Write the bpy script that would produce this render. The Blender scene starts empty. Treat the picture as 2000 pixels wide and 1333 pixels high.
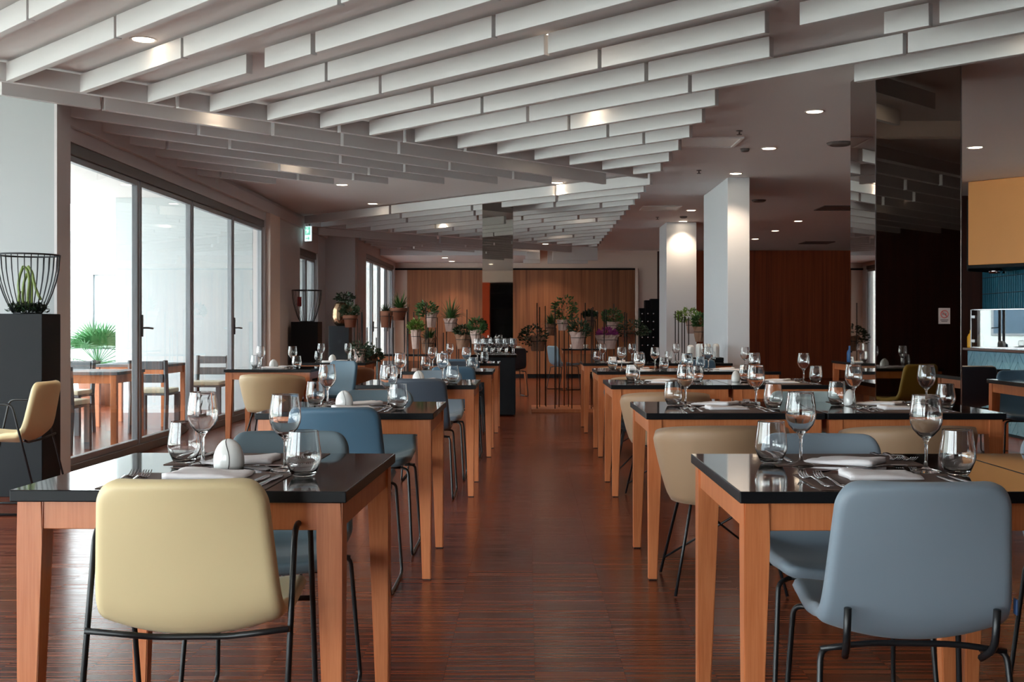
import bpy, bmesh, math, random
from mathutils import Vector, Matrix
random.seed(7)
PI = math.pi
C = bpy.context.scene.collection
SC = bpy.context.scene

# ------------------------------------------------------------------ camera, sky, exposure
F = 2222.0          # focal length in pixels of the 2000 px wide frame
CH = 1.134          # eye height
cam_d = bpy.data.cameras.new('camera')
cam = bpy.data.objects.new('camera', cam_d); C.objects.link(cam)
cam_d.sensor_width = 36.0; cam_d.lens = 36.0 * F / 2000.0
cam_d.shift_x = -31.0 / 2000.0; cam_d.shift_y = -26.5 / 2000.0
cam_d.clip_start = 0.05; cam_d.clip_end = 300
cam.location = (0, 0, CH); cam.rotation_euler = (PI/2, 0, 0)
SC.camera = cam

EXPOSURE = 0.35
SKY = 11.0
SPOT_W = 44.0
WARM = (1.0, 0.76, 0.54)
w = bpy.data.worlds.new('sky'); SC.world = w; w.use_nodes = True
bg = w.node_tree.nodes['Background']
bg.inputs[0].default_value = (0.90, 0.97, 1.0, 1); bg.inputs[1].default_value = SKY
SC.view_settings.view_transform = 'Standard'; SC.view_settings.look = 'None'
SC.view_settings.gamma = 1.0; SC.view_settings.use_curve_mapping = False
SC.view_settings.exposure = EXPOSURE
SC.cycles.max_bounces = 12; SC.cycles.transparent_max_bounces = 12
SC.cycles.sample_clamp_indirect = 14.0
SC.cycles.use_denoising = True

sd = bpy.data.lights.new('sun', 'SUN'); sd.energy = 20.0; sd.color = (1.0, 0.95, 0.88); sd.angle = 0.01
sun = bpy.data.objects.new('sun', sd); C.objects.link(sun)
sun.rotation_euler = Vector((-0.12, -0.5, -0.87)).to_track_quat('-Z', 'Y').to_euler()   # high, from beyond the end wall
def portal(loc, rot, sx, sy):
    d = bpy.data.lights.new('daylight_portal', 'AREA'); d.shape = 'RECTANGLE'
    d.size = sx; d.size_y = sy; d.cycles.is_portal = True
    o = bpy.data.objects.new('daylight_portal', d); C.objects.link(o)
    o.location = loc; o.rotation_euler = rot
# portals only guide the sampling of the sky through the window openings
portal((-6.25, 1.6, 1.35), (0, -PI/2, 0), 2.5, 11.2)
portal((-4.2, -4.55, 1.35), (-PI/2, 0, PI), 3.2, 2.5)
portal((-3.60, 11.85, 1.3), (0, -PI/2, 0), 2.4, 6.3)

def P(px, py, Y=None, Z=None, X=None):
    """a point of the room from where it is seen in the photograph and one known coordinate"""
    if Y is None:
        if Z is not None: Y = F * (CH - Z) / (py - 640.0)
        else: Y = F * X / (px - 1031.0)
    return Vector(((px - 1031.0) * Y / F, Y, CH - (py - 640.0) * Y / F))

# ------------------------------------------------------------------ materials
def lin(c):
    c = c / 255.0
    return c / 12.92 if c <= 0.04045 else ((c + 0.055) / 1.055) ** 2.4
def rgb(r, g, b): return (lin(r), lin(g), lin(b), 1.0)

def new_mat(name):
    m = bpy.data.materials.new(name); m.use_nodes = True
    nt = m.node_tree
    return m, nt, nt.nodes, nt.links, nt.nodes['Principled BSDF']

def plain(name, col, rough=0.5, metal=0.0, spec=0.5, var=0.06, scale=14.0, bump=0.0, bscale=200.0, coat=0.0, sheen=0.0):
    m, nt, N, L, b = new_mat(name)
    tc = N.new('ShaderNodeTexCoord')
    no = N.new('ShaderNodeTexNoise'); no.inputs['Scale'].default_value = scale; no.inputs['Detail'].default_value = 4
    L.new(tc.outputs['Object'], no.inputs['Vector'])
    mx = N.new('ShaderNodeMix'); mx.data_type = 'RGBA'
    mx.inputs['A'].default_value = tuple(max(0, c*(1-var)) for c in col[:3]) + (1,)
    mx.inputs['B'].default_value = tuple(min(1, c*(1+var)) for c in col[:3]) + (1,)
    L.new(no.outputs['Fac'], mx.inputs['Factor']); L.new(mx.outputs['Result'], b.inputs['Base Color'])
    b.inputs['Roughness'].default_value = rough; b.inputs['Metallic'].default_value = metal
    b.inputs['Specular IOR Level'].default_value = spec; b.inputs['Coat Weight'].default_value = coat
    b.inputs['Coat Roughness'].default_value = 0.08; b.inputs['Sheen Weight'].default_value = sheen
    if bump:
        n2 = N.new('ShaderNodeTexNoise'); n2.inputs['Scale'].default_value = bscale; n2.inputs['Detail'].default_value = 3
        L.new(tc.outputs['Object'], n2.inputs['Vector'])
        bp = N.new('ShaderNodeBump'); bp.inputs['Strength'].default_value = bump; bp.inputs['Distance'].default_value = 0.002
        L.new(n2.outputs['Fac'], bp.inputs['Height']); L.new(bp.outputs['Normal'], b.inputs['Normal'])
    return m

def wood(name, c1, c2, scale=(60, 60, 4), rough=0.4, coat=0.2, world=False, fine=(220, 220, 8)):
    m, nt, N, L, b = new_mat(name)
    tc = N.new('ShaderNodeTexCoord')
    src = tc.outputs['Object']
    if world: src = N.new('ShaderNodeNewGeometry').outputs['Position']
    def noise(sc, det):
        mp = N.new('ShaderNodeMapping'); mp.inputs['Scale'].default_value = sc
        L.new(src, mp.inputs['Vector'])
        no = N.new('ShaderNodeTexNoise'); no.inputs['Scale'].default_value = 1.0; no.inputs['Detail'].default_value = det
        no.inputs['Roughness'].default_value = 0.65
        L.new(mp.outputs['Vector'], no.inputs['Vector']); return no
    n1 = noise(scale, 5); n2 = noise(fine, 2)
    ad = N.new('ShaderNodeMath'); ad.operation = 'MULTIPLY_ADD'; ad.inputs[1].default_value = 0.45
    L.new(n2.outputs['Fac'], ad.inputs[0]); 
    mu = N.new('ShaderNodeMath'); mu.operation = 'MULTIPLY'; mu.inputs[1].default_value = 0.55
    L.new(n1.outputs['Fac'], mu.inputs[0]); L.new(mu.outputs[0], ad.inputs[2])
    rp = N.new('ShaderNodeValToRGB')
    rp.color_ramp.elements[0].position = 0.32; rp.color_ramp.elements[0].color = c1
    rp.color_ramp.elements[1].position = 0.68; rp.color_ramp.elements[1].color = c2
    L.new(ad.outputs[0], rp.inputs['Fac']); L.new(rp.outputs['Color'], b.inputs['Base Color'])
    b.inputs['Roughness'].default_value = rough; b.inputs['Coat Weight'].default_value = coat; b.inputs['Coat Roughness'].default_value = 0.15
    return m

def parquet():
    m, nt, N, L, b = new_mat('parquet_strips')
    g = N.new('ShaderNodeNewGeometry'); sp = N.new('ShaderNodeSeparateXYZ'); L.new(g.outputs['Position'], sp.inputs[0])
    def fl(out, div, off=0.0):
        a = N.new('ShaderNodeMath'); a.operation = 'MULTIPLY_ADD'; a.inputs[1].default_value = 1/div; a.inputs[2].default_value = off; L.new(out, a.inputs[0])
        f = N.new('ShaderNodeMath'); f.operation = 'FLOOR'; L.new(a.outputs[0], f.inputs[0]); return f.outputs[0]
    tx = fl(sp.outputs['X'], TILE, -TOX/TILE); ty = fl(sp.outputs['Y'], TILE, -TOY/TILE); st = fl(sp.outputs['Y'], 0.0092)
    def wn(a, c, d=None):
        cb = N.new('ShaderNodeCombineXYZ'); L.new(a, cb.inputs[0]); L.new(c, cb.inputs[1])
        if d is not None: L.new(d, cb.inputs[2])
        x = N.new('ShaderNodeTexWhiteNoise'); x.noise_dimensions = '3D'; L.new(cb.outputs[0], x.inputs['Vector']); return x.outputs['Value']
    v1 = wn(tx, st); v2 = wn(tx, ty)
    mp = N.new('ShaderNodeMapping'); mp.inputs['Scale'].default_value = (1.6, 240, 1); L.new(g.outputs['Position'], mp.inputs['Vector'])
    no = N.new('ShaderNodeTexNoise'); no.inputs['Scale'].default_value = 1; no.inputs['Detail'].default_value = 3; L.new(mp.outputs[0], no.inputs['Vector'])
    def ma(op, a, bb, c=None):
        n = N.new('ShaderNodeMath'); n.operation = op
        for i, q in enumerate((a, bb, c)):
            if q is None: continue
            if isinstance(q, (int, float)): n.inputs[i].default_value = q
            else: L.new(q, n.inputs[i])
        return n.outputs[0]
    t = ma('MULTIPLY', v1, 0.50); t = ma('MULTIPLY_ADD', v2, 0.12, t); t = ma('MULTIPLY_ADD', no.outputs['Fac'], 0.38, t)
    rp = N.new('ShaderNodeValToRGB'); e = rp.color_ramp.elements
    e[0].position = 0.24; e[0].color = rgb(78, 35, 22); e[1].position = 0.76; e[1].color = rgb(142, 76, 48)
    k = rp.color_ramp.elements.new(0.5); k.color = rgb(108, 50, 31)
    L.new(t, rp.inputs['Fac']); L.new(rp.outputs['Color'], b.inputs['Base Color'])
    rr = ma('MULTIPLY_ADD', v1, 0.08, 0.19); L.new(rr, b.inputs['Roughness'])
    b.inputs['Specular IOR Level'].default_value = 0.4
    bp = N.new('ShaderNodeBump'); bp.inputs['Strength'].default_value = 0.02; bp.inputs['Distance'].default_value = 0.0006
    L.new(v1, bp.inputs['Height']); L.new(bp.outputs['Normal'], b.inputs['Normal'])
    return m

def pane_mat(name, tint=(0.955, 0.975, 0.975, 1), refl=1.45, gain=1.0):
    m = bpy.data.materials.new(name); m.use_nodes = True
    N = m.node_tree.nodes; L = m.node_tree.links; N.clear()
    o = N.new('ShaderNodeOutputMaterial'); tr = N.new('ShaderNodeBsdfTransparent'); gl = N.new('ShaderNodeBsdfGlossy')
    tr.inputs['Color'].default_value = tint; gl.inputs['Roughness'].default_value = 0.0
    fr = N.new('ShaderNodeFresnel'); fr.inputs['IOR'].default_value = refl
    ge = N.new('ShaderNodeNewGeometry'); io = N.new('ShaderNodeMix'); io.data_type = 'FLOAT'
    io.inputs['A'].default_value = refl; io.inputs['B'].default_value = 1/refl
    L.new(ge.outputs['Backfacing'], io.inputs['Factor']); L.new(io.outputs['Result'], fr.inputs['IOR'])
    mx = N.new('ShaderNodeMixShader')
    if gain != 1.0:
        mu = N.new('ShaderNodeMath'); mu.operation = 'MULTIPLY_ADD'; mu.use_clamp = True; mu.inputs[1].default_value = 1.0; mu.inputs[2].default_value = gain
        L.new(fr.outputs[0], mu.inputs[0]); L.new(mu.outputs[0], mx.inputs['Fac'])
    else: L.new(fr.outputs[0], mx.inputs['Fac'])
    L.new(tr.outputs[0], mx.inputs[1]); L.new(gl.outputs[0], mx.inputs[2]); L.new(mx.outputs[0], o.inputs['Surface'])
    return m

def glass_mat():
    m, nt, N, L, b = new_mat('clear_glass')
    b.inputs['Base Color'].default_value = (1, 1, 1, 1); b.inputs['Roughness'].default_value = 0.0
    b.inputs['Transmission Weight'].default_value = 1.0; b.inputs['IOR'].default_value = 1.47
    return m

def emit(name, col, s):
    m, nt, N, L, b = new_mat(name)
    b.inputs['Base Color'].default_value = (0.8, 0.8, 0.8, 1)
    b.inputs['Emission Color'].default_value = col; b.inputs['Emission Strength'].default_value = s
    return m

TILE = 0.295; TOX = 0.022; TOY = 0.0
M = {}
M['white_paint'] = plain('white_paint', rgb(218, 221, 226), 0.6, var=0.02, scale=2, bump=0.05, bscale=120)
M['ceiling_paint'] = plain('ceiling_paint', rgb(218, 214, 214), 0.7, var=0.03, scale=0.8)
M['baffle_white'] = plain('baffle_white', rgb(210, 209, 210), 0.55, var=0.03, scale=3, bump=0.04, bscale=80)
M['return_paint'] = plain('white_paint_darkened', rgb(172, 176, 178), 0.6, var=0.02, scale=2)  # white wall paint, darkened in colour to offset strong window light
M['taupe_paint'] = plain('taupe_paint', rgb(208, 203, 204), 0.6, var=0.03, scale=2)
M['pink_wall'] = plain('pinkish_beige_paint', rgb(234, 214, 202), 0.65, var=0.03, scale=2)
M['frame_grey'] = plain('anodised_grey_frame', rgb(148, 150, 154), 0.35, 0.3, var=0.04)
M['frame_dark'] = plain('dark_grey_frame', rgb(112, 111, 111), 0.4, 0.1, var=0.04)
M['black_metal'] = plain('black_powder_coat', rgb(22, 24, 27), 0.38, 0.0, 0.5, var=0.1)
M['wire_metal'] = plain('dark_wire', rgb(46, 48, 52), 0.4, 0.5, var=0.05)
M['black_plinth'] = plain('black_laminate', rgb(16, 19, 23), 0.55, 0, 0.2, var=0.1, scale=6)
M['slate_plinth'] = plain('slate_laminate', rgb(52, 58, 66), 0.5, var=0.08, scale=6)
M['table_top'] = plain('black_glass_top', rgb(22, 19, 18), 0.045, 0, 0.6, var=0.1, scale=6, coat=0.6)
M['table_edge'] = plain('black_edge', rgb(18, 20, 23), 0.42, 0, 0.22, var=0.1)
M['table_wood'] = wood('cherry_beech', rgb(184, 102, 58), rgb(210, 132, 84), scale=(26, 26, 2.2), fine=(160, 160, 6), rough=0.38)
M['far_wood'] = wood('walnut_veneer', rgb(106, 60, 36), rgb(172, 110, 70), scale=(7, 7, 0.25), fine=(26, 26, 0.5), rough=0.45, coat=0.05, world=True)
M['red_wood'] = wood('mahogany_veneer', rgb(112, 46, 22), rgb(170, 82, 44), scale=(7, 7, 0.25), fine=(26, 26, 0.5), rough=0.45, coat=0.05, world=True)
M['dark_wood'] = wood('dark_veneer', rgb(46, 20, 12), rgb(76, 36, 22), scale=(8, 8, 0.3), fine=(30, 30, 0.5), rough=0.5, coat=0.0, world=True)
M['parquet'] = parquet()
M['mirror'] = plain('tinted_mirror', (0.40, 0.37, 0.34, 1), 0.015, 1.0, var=0.0)
M['chrome'] = plain('polished_steel', rgb(200, 200, 204), 0.16, 1.0, var=0.02)
M['pane'] = pane_mat('window_pane')
M['screen'] = pane_mat('mirror_like_screen', (0.45, 0.5, 0.52, 1), 1.5, 0.16)
M['glass'] = glass_mat()
M['porcelain'] = plain('white_porcelain', rgb(232, 232, 230), 0.12, 0, 0.5, var=0.02, coat=0.3)
M['napkin'] = plain('white_linen', rgb(244, 240, 242), 0.8, var=0.03, bump=0.25, bscale=500)
M['mat'] = plain('woven_brown_mat', rgb(92, 68, 58), 0.5, var=0.15, scale=90, bump=0.3, bscale=700)
def uph(n, r, g, b): return plain(n, rgb(r, g, b), 0.48, 0, 0.4, var=0.035, scale=5, bump=0.05, bscale=350, sheen=0.1)
M['yellow'] = uph('mustard_leather', 226, 206, 160)
M['ochre'] = uph('ochre_leather', 190, 158, 70)
M['grey'] = uph('blue_grey_leather', 124, 138, 150)
M['blue'] = uph('steel_blue_leather', 72, 104, 126)
M['teal'] = uph('grey_teal_leather', 88, 104, 112)
M['pale'] = uph('pale_grey_green_leather', 158, 172, 172)
M['slate'] = uph('dark_slate_leather', 62, 72, 84)
M['navy'] = uph('near_black_leather', 22, 28, 36)
M['beige'] = uph('beige_leather', 192, 164, 126)
M['tan'] = uph('tan_leather', 156, 126, 98)
M['brown'] = uph('tan_brown_leather', 128, 84, 54)
M['ice'] = uph('ice_blue_leather', 150, 180, 200)
M['cream'] = uph('cream_cushion', 214, 206, 180)
M['lamp'] = emit('lamp_lens', (1.0, 0.80, 0.58, 1), 14.0)
M['lamp_dim'] = emit('terrace_lamp_lens', (1.0, 0.97, 0.92, 1), 2.0)
M['white_plastic'] = plain('white_plastic', rgb(226, 224, 222), 0.4, var=0.02)
M['grey_plastic'] = plain('grey_plastic', rgb(92, 84, 82), 0.5, var=0.03)
M['leaf'] = plain('leaf_green', rgb(58, 92, 44), 0.5, var=0.45, scale=30)
M['leaf_light'] = plain('light_leaf_green', rgb(110, 140, 60), 0.5, var=0.4, scale=30)
M['leaf_dark'] = plain('dark_leaf_green', rgb(36, 58, 34), 0.5, var=0.5, scale=30)
M['palm'] = plain('palm_green', rgb(62, 116, 66), 0.45, var=0.4, scale=20)
M['magenta'] = plain('magenta_petal', rgb(150, 50, 120), 0.6, var=0.2, scale=60)
M['terracotta'] = plain('terracotta', rgb(134, 86, 66), 0.75, var=0.15, scale=20)
M['paper'] = plain('crumpled_paper', rgb(186, 158, 148), 0.7, var=0.15, scale=25)
M['kraft'] = plain('kraft_paper', rgb(140, 104, 82), 0.75, var=0.15, scale=25)
M['soil'] = plain('dark_moss', rgb(42, 46, 34), 0.95, var=0.5, scale=60)
M['orange_panel'] = plain('orange_plaster', rgb(236, 164, 92), 0.55, var=0.07, scale=2)
M['red_orange'] = plain('red_orange_panel', rgb(210, 76, 26), 0.5, var=0.04)
M['tile_dark'] = plain('petrol_tile', rgb(40, 122, 150), 0.25, var=0.12, scale=3)
M['tile_light'] = plain('sky_tile', rgb(128, 184, 206), 0.3, var=0.12, scale=5)
M['grout'] = plain('pale_grout', rgb(120, 150, 160), 0.8, var=0.05)
M['grout_dark'] = plain('dark_grout', rgb(28, 52, 62), 0.8, var=0.05)
M['terrace_white'] = plain('terrace_render', rgb(192, 198, 200), 0.8, var=0.02, scale=1)
M['terrace_floor'] = plain('terrace_stone', rgb(160, 164, 164), 0.6, var=0.08, scale=3)
M['ground'] = plain('outdoor_paving', rgb(168, 172, 166), 0.8, var=0.08, scale=0.5)
M['facade'] = plain('pale_render', rgb(206, 208, 206), 0.85, var=0.03, scale=.3)
M['glazing_far'] = plain('dark_glazing', rgb(86, 104, 120), 0.1, 0, 0.6)
M['grey_wood'] = wood('weathered_grey_wood', rgb(70, 74, 78), rgb(104, 108, 112), scale=(30, 30, 3), rough=0.6, coat=0.0)
M['bronze'] = plain('smoked_bronze_glass', rgb(150, 122, 96), 0.12, 0.85, var=0.1)
M['green_sign'] = emit('green_sign_face', (0.12, 0.55, 0.38, 1), 0.9)
M['white_sign'] = emit('white_sign_face', (0.75, 0.95, 1.0, 1), 0.9)
M['sign_paper'] = plain('sign_paper', rgb(150, 138, 138), 0.7, var=0.03)
M['sign_red'] = plain('sign_red', rgb(170, 70, 66), 0.6, var=0.03)
M['sign_ink'] = plain('sign_ink', rgb(60, 50, 50), 0.6)
M['cactus'] = plain('cactus_green', rgb(120, 140, 76), 0.55, var=0.3, scale=40)
M['red_thing'] = plain('red_card', rgb(150, 34, 30), 0.5)
M['blue_card'] = plain('blue_card', rgb(30, 84, 138), 0.4)
M['mustard'] = plain('mustard_yellow', rgb(226, 168, 40), 0.4)
M['seam'] = plain('dark_seam', rgb(50, 50, 52), 0.5)
M['tag'] = plain('blue_tag', rgb(44, 70, 110), 0.5)

# ------------------------------------------------------------------ mesh helpers
def finish(bm, name, mat, smooth=False):
    bmesh.ops.recalc_face_normals(bm, faces=bm.faces[:])
    me = bpy.data.meshes.new(name); bm.to_mesh(me); bm.free()
    if mat is not None: me.materials.append(M[mat] if isinstance(mat, str) else mat)
    if smooth:
        me.shade_smooth()
    return me

def add_box(bm, x0, x1, y0, y1, z0, z1, bev=0.0, seg=1):
    r = bmesh.ops.create_cube(bm, size=1.0)
    vs = r['verts']
    for v in vs:
        v.co = Vector((x0 + (v.co.x+.5)*(x1-x0), y0 + (v.co.y+.5)*(y1-y0), z0 + (v.co.z+.5)*(z1-z0)))
    if bev > 0:
        es = list({e for v in vs for e in v.link_edges})
        r2 = bmesh.ops.bevel(bm, geom=es, offset=bev, segments=seg, profile=0.5, affect='EDGES')
    return vs

def box(name, x0, x1, y0, y1, z0, z1, mat, bev=0.0, seg=1):
    bm = bmesh.new(); add_box(bm, x0, x1, y0, y1, z0, z1, bev, seg); return finish(bm, name, mat)

def add_tube(bm, pts, r, n=8, closed=False, cap=True):
    pts = [Vector(p) for p in pts]; k = len(pts); rings = []
    rs = r if isinstance(r, (list, tuple)) else [r]*k
    up = None
    for i in range(k):
        if closed: t = (pts[(i+1) % k] - pts[i-1])
        else: t = pts[min(i+1, k-1)] - pts[max(i-1, 0)]
        if t.length < 1e-9: t = Vector((0, 0, 1))
        t.normalize()
        if up is None:
            up = Vector((0, 0, 1)) if abs(t.z) < 0.9 else Vector((0, 1, 0))
        a = (up - t*up.dot(t))
        if a.length < 1e-6: a = t.orthogonal()
        a.normalize(); up = a; b = t.cross(a)
        rings.append([bm.verts.new(pts[i] + (a*math.cos(2*PI*j/n) + b*math.sin(2*PI*j/n))*rs[i]) for j in range(n)])
    m = k if closed else k-1
    for i in range(m):
        A, B = rings[i], rings[(i+1) % k]
        for j in range(n): bm.faces.new((A[j], A[(j+1) % n], B[(j+1) % n], B[j]))
    if cap and not closed:
        bm.faces.new(rings[0][::-1]); bm.faces.new(rings[-1])

def rounded(pts, rad=0.03, n=4):
    """polyline with its inner corners rounded"""
    pts = [Vector(p) for p in pts]; out = [pts[0]]
    for i in range(1, len(pts)-1):
        a, p, b = pts[i-1], pts[i], pts[i+1]
        d1 = (a-p); d2 = (b-p); r = min(rad, d1.length*.45, d2.length*.45)
        q1 = p + d1.normalized()*r; q2 = p + d2.normalized()*r
        for k in range(n+1):
            t = k/n; out.append((q1*(1-t)+p*t)*(1-t) + (p*(1-t)+q2*t)*t)
    out.append(pts[-1]); return out

def add_lathe(bm, prof, n=24, c=(0, 0, 0), closed_prof=False):
    rings = []
    for (r, z) in prof:
        if r < 1e-5: rings.append([bm.verts.new((c[0], c[1], c[2]+z))])
        else: rings.append([bm.verts.new((c[0]+r*math.cos(2*PI*j/n), c[1]+r*math.sin(2*PI*j/n), c[2]+z)) for j in range(n)])
    k = len(rings)
    for i in range(k if closed_prof else k-1):
        A, B = rings[i], rings[(i+1) % k]
        for j in range(n):
            a = [A[j % len(A)], A[(j+1) % n % len(A)]] if len(A) > 1 else [A[0]]
            b = [B[(j+1) % n], B[j]] if len(B) > 1 else [B[0]]
            f = a + b
            if len(f) >= 3: bm.faces.new(f)

def poly_prism(bm, pts, off):
    """closed polygon (list of Vectors) extruded by vector off"""
    off = Vector(off)
    A = [bm.verts.new(p) for p in pts]; B = [bm.verts.new(Vector(p)+off) for p in pts]; n = len(A)
    bm.faces.new(A); bm.faces.new(B[::-1])
    for i in range(n): bm.faces.new((A[i], B[i], B[(i+1) % n], A[(i+1) % n]))

# ------------------------------------------------------------------ object helpers
def obj(name, me, parent=None, loc=(0, 0, 0), rz=0.0, mat=None):
    o = bpy.data.objects.new(name, me); C.objects.link(o)
    o.location = loc; o.rotation_euler = (0, 0, rz)
    if parent is not None: o.parent = parent
    if mat is not None:
        o.material_slots[0].link = 'OBJECT'; o.material_slots[0].material = M[mat]
    return o
def tag(o, label, cat, group=None):
    o['label'] = label; o['category'] = cat
    if group: o['group'] = group
    return o
def thing(name, label, cat, loc=(0, 0, 0), rz=0.0, group=None):
    o = bpy.data.objects.new(name, None); C.objects.link(o); o.empty_display_size = 0.05
    o.location = loc; o.rotation_euler = (0, 0, rz)
    return tag(o, label, cat, group)
def struct(name, me, parent=None, loc=(0, 0, 0), rz=0.0):
    o = obj(name, me, parent, loc, rz)
    if parent is None: o['kind'] = 'structure'
    return o
def sempty(name, loc=(0, 0, 0)):
    o = bpy.data.objects.new(name, None); C.objects.link(o); o.location = loc; o['kind'] = 'structure'; o.empty_display_size = 0.05
    return o
def copy_tree(o, parent=None):
    c = o.copy(); C.objects.link(c); c.parent = parent
    for ch in list(o.children): copy_tree(ch, c)
    return c

# ================================================================== ROOM SHELL
ZC = 2.86
FWY = 25.5           # end wall
WX = -3.49           # window wall
XL, XR, YB = -6.3, 9.0, -4.6

# ---- floor: slab and parquet tiles
fl = struct('floor', box('floor_slab', XL, XR, YB, FWY+.1, -0.12, -0.012, 'dark_wood'))
def tile_mesh():
    bm = bmesh.new(); h = TILE/2 - 0.0002
    add_box(bm, -h, h, -h, h, -0.012, 0.0, 0.0003); return finish(bm, 'parquet_tile', 'parquet')
tm = tile_mesh()
cells = []
nx0, nx1 = math.floor((XL-TOX)/TILE), math.ceil((XR-TOX)/TILE)
ny0, ny1 = math.floor(YB/TILE), math.ceil((FWY+.1)/TILE)
near = []; rest = []
for i in range(nx0, nx1):
    for j in range(ny0, ny1):
        x = TOX + (i+.5)*TILE; y = TOY + (j+.5)*TILE
        vis = False
        if y > 2.9:
            px = 1031 + F*x/y; py = 640 + F*CH/y
            vis = -40 < px < 2040 and py < 1345
        (near if vis else rest).append((y*y + x*x if vis else 1e9, x, y))
near.sort()
sel, rest2 = near[:290], near[290:] + rest
for _, x, y in sel:
    obj('parquet_tile', tm, fl, (x, y, random.choice((0, 0, -0.00012, 0.0001))))
vs, fs = [], []
for _, x, y in rest2:
    h = TILE/2 - 0.0003; k = len(vs)
    vs += [(x-h, y-h, 0), (x+h, y-h, 0), (x+h, y+h, 0), (x-h, y+h, 0), (x-h-.0005, y-h-.0005, -.004), (x+h+.0005, y-h-.0005, -.004), (x+h+.0005, y+h+.0005, -.004), (x-h-.0005, y+h+.0005, -.004)]
    fs += [(k, k+1, k+2, k+3), (k, k+4, k+5, k+1), (k+1, k+5, k+6, k+2), (k+2, k+6, k+7, k+3), (k+3, k+7, k+4, k)]
me = bpy.data.meshes.new('parquet_tiles_far'); me.from_pydata(vs, [], fs); me.materials.append(M['parquet'])
o = obj('parquet_tiles', me, fl); o['kind'] = 'stuff'

# ---- ceiling slab with its hanging baffles
ce = struct('ceiling', box('ceiling_slab', XL, XR, YB, FWY+.1, ZC, ZC+.15, 'ceiling_paint'))
FB, FT, TH = 2.72, 2.84, 0.046     # baffle underside, top, thickness
def baffle(p, q, dz=0.0):
    p = Vector((p[0], p[1])); q = Vector((q[0], q[1])); d = q - p; L = d.length
    if L < 0.06: return
    me = box('baffle', -L/2, L/2, -TH/2, TH/2, FB, FT, 'baffle_white', 0.002)
    c = (p+q)/2
    obj('baffle', me, ce, (c.x, c.y, -dz), math.atan2(d.y, d.x))
def fromx(px, c, sgn):
    q = (px-1031.0)/F
    # row X+Y=c (sgn +1)  or  Y-X=c (sgn -1)
    Y = c/(1+q) if sgn > 0 else c/(1-q)
    return (q*Y, Y)
def row(p, q, cuts, sgn, c, gap=0.03):
    """baffles along p->q, cut where the photograph shows a joint at pixel columns cuts"""
    p = Vector(p); q = Vector(q); d = (q-p); L = d.length; d /= L
    ts = []
    for cx in cuts:
        k = cx if isinstance(cx, tuple) else (cx, None)
        a = (Vector(fromx(k[0], c, sgn)) - p).dot(d)
        b = (Vector(fromx(k[1], c, sgn)) - p).dot(d) if k[1] else None
        ts.append((a, b))
    ts.sort(); s = 0.0
    for a, b in ts:
        if a <= 0 or a >= L: continue
        e = b if b else a+gap
        if a - s > .05: baffle(p + d*s, p + d*a)
        s = e
    if L - s > .05: baffle(p + d*s, q)
# group A: from the valley line to the open side
A_c = lambda k: 6.05 + .685*(k-3)
A_cuts = {-1: [60], 0: [230], 1: [360, 666], 2: [(487, 523), (613, 622), 972], 3: [640, 966], 4: [745, 1068], 5: [846, 1172], 6: [943, 1263], 7: [1032, 1348, 1767], 8: [1112], 9: [1188], 10: [1258], 11: [1105]}
A_right = {4: 1.21, 5: 1.29, 6: 1.43, 7: 2.9, 8: 1.35}
for k in range(-4, 15):
    c = A_c(k); x0 = max((c-10.73)/2 + .02, -3.62)
    x1 = A_right.get(k, 1.36 if k > 3 else (c+1.2)/2 if k > 0 else (c + 1.6)/2)
    if k <= 3: x1 = min(c - 3.2, 3.0)
    if x1 - x0 < .1: continue
    row((x0, c-x0), (x1, c-x1), A_cuts.get(k, []), 1, c)
for c, xs, xe in ((A_c(5), 1.44, 2.9), (A_c(6), 1.94, 2.12), (A_c(6), 2.16, 2.95), (A_c(8), 2.12, 2.95), (A_c(4), 1.5, 2.9)) + tuple((A_c(k), 2.95, min(4.3+.25*(k % 3), A_c(k)+4.3)) for k in range(-4, 6)) + tuple((A_c(k), 4.35+.25*(k % 3), min(7.5, A_c(k)+4.3)) for k in range(-3, 6)):
    baffle((xs, c-xs), (xe, c-xe))
# group B: the fan towards the glass doors
B_L = [10.70, 11.36, 12.01, 12.67, 13.30, 13.97, 14.62, 15.30, 15.95]
B_R = [10.86, 11.75, 12.35, 12.95, 13.54, 14.16, 14.76, 15.40, 16.05]
B_cuts = [[335, 655, 785, 905], [180, 520, 660, 775], [372, 880, 1010], [437, 660, 790], [313, 720, 930], [540, 690], [452, 580], [425], []]
for j in range(9):
    yr = 12.12 if j == 0 else 12.6
    xr = yr - B_R[j]; xl = -3.60 if j < 2 else -3.47
    row((xl, xl+B_L[j]), (xr, yr), B_cuts[j], -1, (B_L[j]+B_R[j])/2)
# group C: beyond the plain triangle
C_c = lambda m: 14.0 + .685*m
C_cuts = [[762, 1083], [783, 922, 1087], [795, 927, 1083], [660, 933, 1173], [850, 1020], [885, 1060, 1130], [930, 1165], [1032, 1083], [990, 1100], [1066], [1040, 1120], [1160], [1085], [1110], []]
for m in range(15):
    c = C_c(m); x0 = max((c-21.2)/2, -3.40); x1 = 1.37
    if x1 - x0 < .15: continue
    row((x0, c-x0), (x1, c-x1), C_cuts[m], 1, c, 0.05)
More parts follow.
